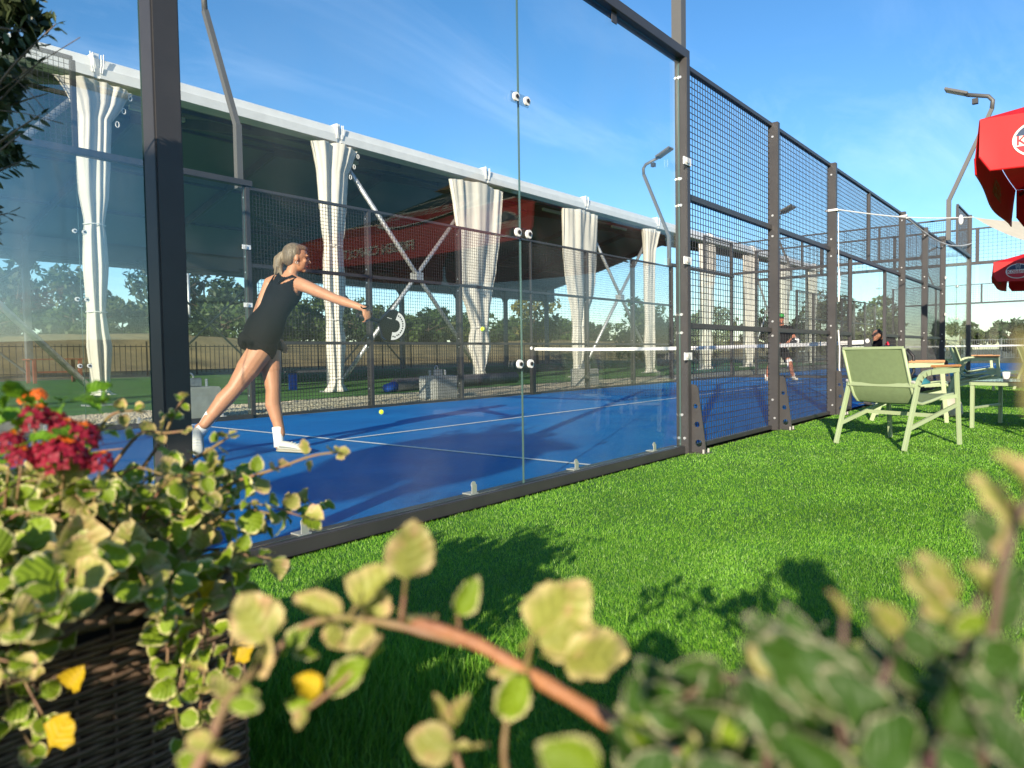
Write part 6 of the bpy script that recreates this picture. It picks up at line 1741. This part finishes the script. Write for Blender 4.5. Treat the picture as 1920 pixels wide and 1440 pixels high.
# trailing leg and standing leg
h1, k1, c1, a1 = P(490, 655, 5.92), P(441, 727, 5.80), P(420, 750, 5.78), P(384, 795, 5.74)
chain(b, [h1, h1.lerp(k1, .5), k1, c1, P(400, 775, 5.755), a1], [.104, .096, .065, .070, .054, .041], 16)
h2, k2, c2, a2 = P(505, 655, 6.05), P(512, 730, 6.0), P(512, 758, 6.01), P(526, 812, 6.0)
chain(b, [h2, h2.lerp(k2, .5), k2, c2, P(519, 785, 6.005), a2], [.096, .085, .060, .065, .050, .039], 16)
heel2 = P(522, 846, 5.98); heel2.z = 0.006; toe2 = P(582, 852, 5.86); toe2.z = 0.006
toe1 = P(371, 846, 5.74); toe1.z = 0.010; heel1 = P(372, 806, 5.80)
chain(b, [a2, heel2+UZ*.05, toe2.lerp(heel2, .35)+UZ*.035], [.036, .030, .028]); chain(b, [a1, heel1+UZ*.02, toe1.lerp(heel1, .4)], [.036, .030, .026])
fuse(b, 'body', M['skin_f'], w, 0.0065, 5)
face(w, hd, hF, hU, hS)
def ring(c, a, bb, k=0.010): return (c, SA*(a+k), FA*(bb+k))
def body_ring(t):
    """half widths of the cloth around the trunk at height t along the spine, measured from the chest"""
    tt = [-.42, -.36, -.31, -.25, -.20, -.11, -.06, 0.0, .05, .09, .115, .135]
    aa = [.150, .152, .144, .130, .124, .133, .139, .146, .145, .140, .125, .105]
    bb = [.128, .124, .116, .106, .096, .098, .102, .106, .098, .086, .076, .066]
    return np.interp(t, tt, aa), np.interp(t, tt, bb)
Lw = (che-wai).length; Lp = (che-pel).length
def spine(t):
    # follows pelvis - waist - chest - neck
    if t >= 0: return che+(nck-che).normalized()*t*.6+sp*t*.4
    if t > -Lw: return che.lerp(wai, -t/Lw)
    return wai+(pel-wai)*((-t-Lw)/(Lp-Lw)) if Lp > Lw+1e-4 else wai+sp*(t+Lw)
ts = list(np.linspace(-Lp-.012, .135, 100)); nth = 132
vs = []; keep = []
for t in ts:
    a, bb = body_ring(t*1.0 if t > -Lp else -.42)
    a += .010; bb += .010
    for k in range(nth):
        th = 2*math.pi*k/nth
        fold = .0020*math.sin(4*th+t*22)+.0022*math.sin(t*26+3*math.cos(th))
        vs.append(spine(t)+SA*(a+fold)*math.cos(th)+FA*(bb+fold)*math.sin(th))
fs = []
for i in range(len(ts)-1):
    for k in range(nth):
        t = (ts[i]+ts[i+1])/2; th = 2*math.pi*(k+.5)/nth; a, bb = body_ring(t)
        s = math.cos(th)*a; back = math.sin(th) < 0.15
        ok = True
        if t > -.015:
            lim = np.interp(t, [-.015, .03, .07, .10, .135], [.16, .128, .108, .100, .092])
            if abs(s) > lim: ok = False
        if t > .085 and abs(s) < np.interp(t, [.085, .10, .135], [.02, .045, .062]): ok = False        # neckline
        if back:
            if ((s+.078)/.026)**2+((t-.052)/.046)**2 < 1: ok = False                                # left cut-out
            u = (s-.055)*.53+(t-.070)*.85; v = -(s-.055)*.85+(t-.070)*.53
            if (u/.062)**2+(v/.015)**2 < 1: ok = False                                             # right slot
        elif t > .03 and abs(s) < .06: ok = False
        if ok: fs.append((i*nth+k, i*nth+(k+1) % nth, (i+1)*nth+(k+1) % nth, (i+1)*nth+k))
o = MB().add(vs, fs).build('tank_top', M['cloth_b'], w, True)
md = o.modifiers.new('thickness', 'SOLIDIFY'); md.thickness = .004; md.offset = 0
def cloth(nm, rings, m, par, n=28, wob=0.0, thick=0.006):
    mb = MB(); loft(mb, rings, n, closed=False)
    o = mb.build(nm, m, par, True)
    md = o.modifiers.new('thickness', 'SOLIDIFY'); md.thickness = thick; md.offset = 0
    md = o.modifiers.new('round', 'SUBSURF'); md.levels = 1; md.render_levels = 1
    return o
hem = P(477, 664, 5.95)
mb = MB(); loft(mb, [(pel+sp*.065, SA*.136, FA*.108), (pel+sp*.02, SA*.156, FA*.126), (pel-sp*.03, SA*.156, FA*.130), (pel-sp*.07, SA*.14, FA*.12)], 24)
for s in (-1, 1): ellipsoid(mb, pel-sp*.045+SA*.065*s-FA*.045, SA*.081, FA*.080, sp*.092)
for hh, kk, r0 in ((h1, k1, .117), (h2, k2, .108)):
    d = (kk-hh).normalized(); qa = d.orthogonal().normalized(); qb = d.cross(qa)
    loft(mb, [(hh-d*.10, qa*r0*.8, qb*r0*.8), (hh-d*.03, qa*r0, qb*r0), (hh+d*.022, qa*r0*1.03, qb*r0*1.03)], 20)
fuse(mb, 'shorts', M['cloth_b'], w, 0.0065, 3)
mb = MB()
ellipsoid(mb, hd+hU*.034-hF*.024, hF*.094, hS*.083, hU*.090); ellipsoid(mb, hd+hU*.0-hF*.055, hF*.058, hS*.078, hU*.075)
ellipsoid(mb, hd+hU*.080+hF*.020, hF*.066, hS*.062, hU*.034)
tie = P(529, 479, 5.92)
chain(mb, [tie+hF*.02, tie, P(523, 487, 5.92), P(521, 500, 5.92), P(524, 515, 5.92), P(530, 524, 5.92)], [.030, .034, .043, .040, .026, .008], 14)
for k in range(7): 
    a = P(522+random.uniform(-6, 7), 500, 5.91+random.uniform(-.03, .03)); chain(mb, [a, a-UZ*.05+RH_*random.uniform(-.02, .03), a-UZ*random.uniform(.07, .11)+RH_*random.uniform(-.02, .04)], [.010, .008, .003], 6)
hair = fuse(mb, 'hair', M['hair_b'], w, 0.0055, 3)
mb = MB(); mb.tube([tie+hF*.012+hU*.030*math.cos(q)+hS*.030*math.sin(q) for q in np.linspace(0, 6.28, 15)], .006, 6); mb.build('hair_tie', M['cloth_b'], hair, True)
for a0, a1_, rr_ in ((P(521, 802, 6.0), P(524, 838, 5.99), .046), (P(397, 778, 5.755), P(374, 812, 5.78), .050)):
    mb = MB(); d = (a1_-a0); q = d.orthogonal().normalized(); q2 = d.normalized().cross(q)
    loft(mb, [(a0+d*f, q*rr_*k, q2*rr_*k) for f, k in ((-.05, .98), (0, 1.04), (.3, .98), (.7, .92), (1.0, .98))], 18); mb.build('sock', M['cloth_w'], w, True)
shoe(w, heel2, toe2, UZ); shoe(w, heel1-RH_*.0, toe1, -FH*.9+RH_*.25, .98)
mb = MB(); wv = (grip-wrr).normalized(); q = wv.orthogonal().normalized(); q2 = wv.cross(q)
mb.tube([wrr-wv*.02+q*.028*math.cos(a)+q2*.028*math.sin(a) for a in np.linspace(0, 6.28, 17)], .005, 6); mb.build('wristband', M['cloth_b'], w, True)
mb = MB(); ec = hd-hU*.046-hS*.075*(-1 if hS.dot(FWD) < 0 else 1)-hF*.004
mb.tube([ec+hU*.009*math.cos(a)+hF*.009*math.sin(a) for a in np.linspace(0, 6.28, 13)], .0022, 5); mb.build('earring', M['inox'], w, True)

# --- racket
M['racket'] = mat('black_racket', (0.012, 0.012, 0.014), 0.35, coat=0.3)
M['racketw'] = mat('white_print_racket', (0.80, 0.80, 0.78), 0.45)
def racket(label, g0, direction, nrm, k=1.0):
    t = thing('padel_racket', label, 'racket', tuple(g0))
    y = Vector(direction).normalized(); z = Vector(nrm); z = (z-y*z.dot(y)).normalized(); x = y.cross(z)
    m = Matrix((x*k, y*k, z*k)).transposed().to_4x4(); t.matrix_local = Matrix.Translation(g0) @ m
    out = []
    for q in range(40):
        a = 2*math.pi*q/40; r = .128; px_, py_ = r*math.sin(a), .262-r*1.04*math.cos(a)
        if py_ < .20: px_ *= max(.18, (py_-.07)/.13) if py_ < .20 else 1
        out.append((px_, py_, -.019))
    MB().prism(out, (0, 0, .038)).build('head', M['racket'], t, bevel=.006)
    MB().tube([(0, -.075, 0), (0, .09, 0), (0, .15, 0)], [.0165, .0155, .018], 12).build('grip', M['blackp'], t, True)
    MB().disc((0, -.082, 0), (0, 1, 0), .019, .010, 12).build('butt_cap', M['blackp'], t)
    for sz in (1, -1):
        z0 = .0192*sz; mb = MB(); vs = []; fs = []; n_ = 22
        for q in range(n_+1):              # pale crescent band on the outer part of the face
            a = -1.45+2.9*q/n_
            for r in (.052+.014*math.cos(a*1.1), .118): vs.append((r*math.sin(a), .262+r*math.cos(a), z0+.0006*sz))
        for q in range(n_): fs.append((2*q, 2*q+1, 2*q+3, 2*q+2))
        mb.add(vs, fs).build('print', M['racketw'], t)
        mb = MB()
        for q in range(13):
            a = -1.3+2.6*q/12
            mb.disc((.092*math.sin(a)+.008*math.sin(q*3.1)*math.sin(a), .262+.094*math.cos(a), z0+.0008*sz), (0, 0, sz), .0072, .0006, 8)
        mb.build('hole', M['wire'], t)
        mb = MB()
        for iy in range(-3, 4):
            for ix in range(-3, 4):
                if ix*ix+iy*iy < 12: mb.disc((ix*.019, .235+iy*.021, z0), (0, 0, sz), .0055, .0006, 8)
        mb.build('hole', M['wire'], t)
        MB().box((-.052, .185, min(z0, z0+.001*sz)), (-.048, .23, max(z0, z0+.001*sz))).build('mark', M['racketw'], t)
    return t
racket('black padel racket with a white dotted crescent in the hand of the woman', grip+rk_dir*.0, rk_dir, -FH+RH_*.15)

# --- man facing us behind the net
mn = thing('person', 'man in a green cap and black shirt behind the net, waiting with bent knees', 'person', (17.8, 3.4, 0), world=True)
D0 = 18.9; Q = lambda x, y, d=0.0: at(x, y, D0+d)
F2 = (-FH*.96-RH_*.1).normalized(); S2 = F2.cross(UZ).normalized()
hd2 = Q(1464, 597, -.18); nk2, ch2, wa2, pe2 = Q(1465, 609, -.08), Q(1466, 620, -.02), Q(1464, 642), Q(1463, 655, .08)
b = MB(); sp2 = (ch2-pe2).normalized(); 
loft(b, [(pe2-sp2*.08, S2*.13, F2*.10), (pe2, S2*.165, F2*.13), (wa2, S2*.155, F2*.12), (ch2, S2*.19, F2*.125), (ch2+sp2*.10, S2*.17, F2*.09), (nk2, S2*.06, F2*.06)], 20)
chain(b, [nk2, hd2-UZ*.04], [.06, .055]); head(b, hd2, F2, UZ, S2, 1.06)
for s, (ex, ey), (wx, wy) in ((1, (1444, 634), (1463, 645)), (-1, (1489, 632), (1473, 646))):
    sh2 = ch2+sp2*.06+S2*.19*s; el2 = Q(ex, ey, -.15); wr2 = Q(wx, wy, -.42)
    chain(b, [sh2, sh2.lerp(el2, .5), el2, el2.lerp(wr2, .3), wr2], [.062, .055, .044, .044, .030]); hand(b, wr2, wr2+F2*.1-UZ*.02-S2*.03*s, -UZ, s, 1.0, 0.8)
for s, (kx, ky), (ax, ay) in ((1, (1444, 684), (1438, 707)), (-1, (1481, 680), (1487, 706))):
    hp = pe2-sp2*.06+S2*.085*s; kn = Q(kx, ky, -.22); an = Q(ax, ay, 0.0); an.z = .09
    chain(b, [hp, hp.lerp(kn, .5), kn, kn.lerp(an, .3), an], [.10, .088, .064, .064, .040], 14)
    hl2 = an.copy(); hl2.z = .006; hl2 = hl2-F2*.06; tl = hl2+F2*.27-S2*-.05*s
    chain(b, [an, hl2+UZ*.05, hl2.lerp(tl, .6)+UZ*.03], [.04, .032, .03])
    shoe(mn, hl2, tl, UZ, 1.1)
    mb = MB(); loft(mb, [(an+UZ*.09, S2*.055, F2*.055), (an, S2*.05, F2*.05), (an-UZ*.03, S2*.05, F2*.05)], 14); mb.build('sock', M['cloth_w'], mn, True)
    d = (kn-hp).normalized(); q = d.orthogonal().normalized(); q2 = d.cross(q)
    mb = MB(); loft(mb, [(hp-d*.04, q*.13, q2*.13), (hp.lerp(kn, .4), q*.115, q2*.115), (hp.lerp(kn, .72), q*.115, q2*.115)], 16); mb.build('shorts_leg', M['cloth_b'], mn, True)
    if s == -1:
        mb = MB(); loft(mb, [(kn-d*.09, q*.075, q2*.075), (kn, q*.073, q2*.073), (kn+UZ*-.07, q*.070, q2*.070)], 14); mb.build('knee_brace', M['cloth_w'], mn, True)
fuse(b, 'body', M['skin_m'], mn, 0.011, 4); face(mn, hd2, F2, UZ, S2, 1.06)
mb = MB(); loft(mb, [(pe2-sp2*.06, S2*.19, F2*.155), (wa2, S2*.185, F2*.145), (ch2, S2*.21, F2*.145), (ch2+sp2*.09, S2*.20, F2*.115), (ch2+sp2*.15, S2*.11, F2*.085)], 22)
for s in (1, -1):
    sh2 = ch2+sp2*.06+S2*.19*s; el2 = Q(1444 if s == 1 else 1489, 634 if s == 1 else 632, -.15); capsule(mb, sh2, sh2.lerp(el2, .6), .085, .072)
shirt = fuse(mb, 'shirt', M['cloth_b'], mn, 0.013, 5)
mb = MB(); ellipsoid(mb, ch2+F2*.150+S2*-.09+sp2*.02, S2*.035, sp2*.035, F2*.006); mb.build('chest_print', M['packred'], shirt, True)
mb = MB(); ellipsoid(mb, ch2+F2*.150+S2*.08+sp2*.02, S2*.03, sp2*.018, F2*.006); mb.build('chest_print', M['whitep'], shirt, True)
mb = MB(); ellipsoid(mb, hd2+UZ*.060-F2*.01, F2*.108, S2*.092, UZ*.080); mb.add([hd2+UZ*.052+F2*.07-S2*.075, hd2+UZ*.052+F2*.07+S2*.075, hd2+UZ*.030+F2*.18+S2*.055, hd2+UZ*.030+F2*.18-S2*.055, hd2+UZ*.064+F2*.07-S2*.075, hd2+UZ*.064+F2*.07+S2*.075, hd2+UZ*.038+F2*.18+S2*.055, hd2+UZ*.038+F2*.18-S2*.055], [(0, 1, 2, 3), (7, 6, 5, 4), (0, 4, 5, 1), (1, 5, 6, 2), (2, 6, 7, 3), (3, 7, 4, 0)])
mb.build('cap', M['capgreen'], mn, True)
racket('black padel racket held in front by the man in the green cap', Q(1471, 647, -.52), (RH_*.75+UZ*.25-FH*.5), -FH*.5-RH_*.5+UZ*.3, 1.0)

# --- third player, half hidden behind the gate post
p3 = thing('person', 'crouching person in dark clothes half hidden behind the gate post by the net', 'person', tuple(Vector((at(1662, 700, 15.0).x, at(1662, 700, 15.0).y, 0))), world=True)
D0 = 15.0; g0 = Vector((p3.location.x, p3.location.y, 0)); F3 = (-RH_*.9-FH*.35).normalized(); S3 = F3.cross(UZ).normalized()
hd3 = at(1644, 629, 14.9); ch3 = at(1659, 640, 15.0); pe3 = at(1672, 668, 15.1)
b = MB(); s3 = (ch3-pe3).normalized(); q = S3; q2 = s3.cross(q).normalized()
loft(b, [(pe3-s3*.08, q*.14, q2*.11), (pe3, q*.16, q2*.12), (pe3.lerp(ch3, .5), q*.15, q2*.11), (ch3, q*.18, q2*.12), (ch3+s3*.1, q*.10, q2*.07)], 18)
chain(b, [ch3+s3*.08, hd3-F3*.03], [.06, .05]); head(b, hd3, F3, UZ, S3, 1.02)
for s in (1, -1):
    sh3 = ch3+q*.17*s; el3 = sh3+F3*.16-UZ*.22+q*.05*s; wr3 = el3+F3*.2-UZ*.06-q*.08*s
    chain(b, [sh3, el3, wr3], [.06, .045, .03]); hand(b, wr3, wr3+F3*.1, -UZ, s, 1.0, .7)
    hp = pe3+q*.09*s; kn = hp+F3*.28-UZ*.26+q*.06*s; an = Vector((kn.x, kn.y, .09))-F3*.12
    chain(b, [hp, kn, kn.lerp(an, .35), an], [.10, .066, .062, .042]); shoe(p3, Vector((an.x, an.y, .006))-F3*.06, Vector((an.x, an.y, .006))+F3*.22, UZ, 1.05)
    mb = MB(); capsule(mb, hp, kn, .125, .09); mb.build('trouser_leg', M['cloth_b'], p3, True)
fuse(b, 'body', M['skin_f'], p3, 0.012, 4); face(p3, hd3, F3, UZ, S3, 1.02)
mb = MB(); loft(mb, [(pe3-s3*.04, q*.185, q2*.145), (pe3.lerp(ch3, .5), q*.175, q2*.135), (ch3, q*.205, q2*.14), (ch3+s3*.11, q*.12, q2*.085)], 18)
for s in (1, -1): capsule(mb, ch3+q*.17*s, ch3+q*.17*s+F3*.10-UZ*.14, .085, .07)
fuse(mb, 'shirt', M['cloth_b'], p3, 0.014, 4)
mb = MB(); ellipsoid(mb, hd3+UZ*.045-F3*.03, F3*.095, S3*.086, UZ*.085); ellipsoid(mb, hd3-F3*.06-UZ*.01, F3*.055, S3*.075, UZ*.08); fuse(mb, 'hair', M['hair_d'], p3, .012, 3)
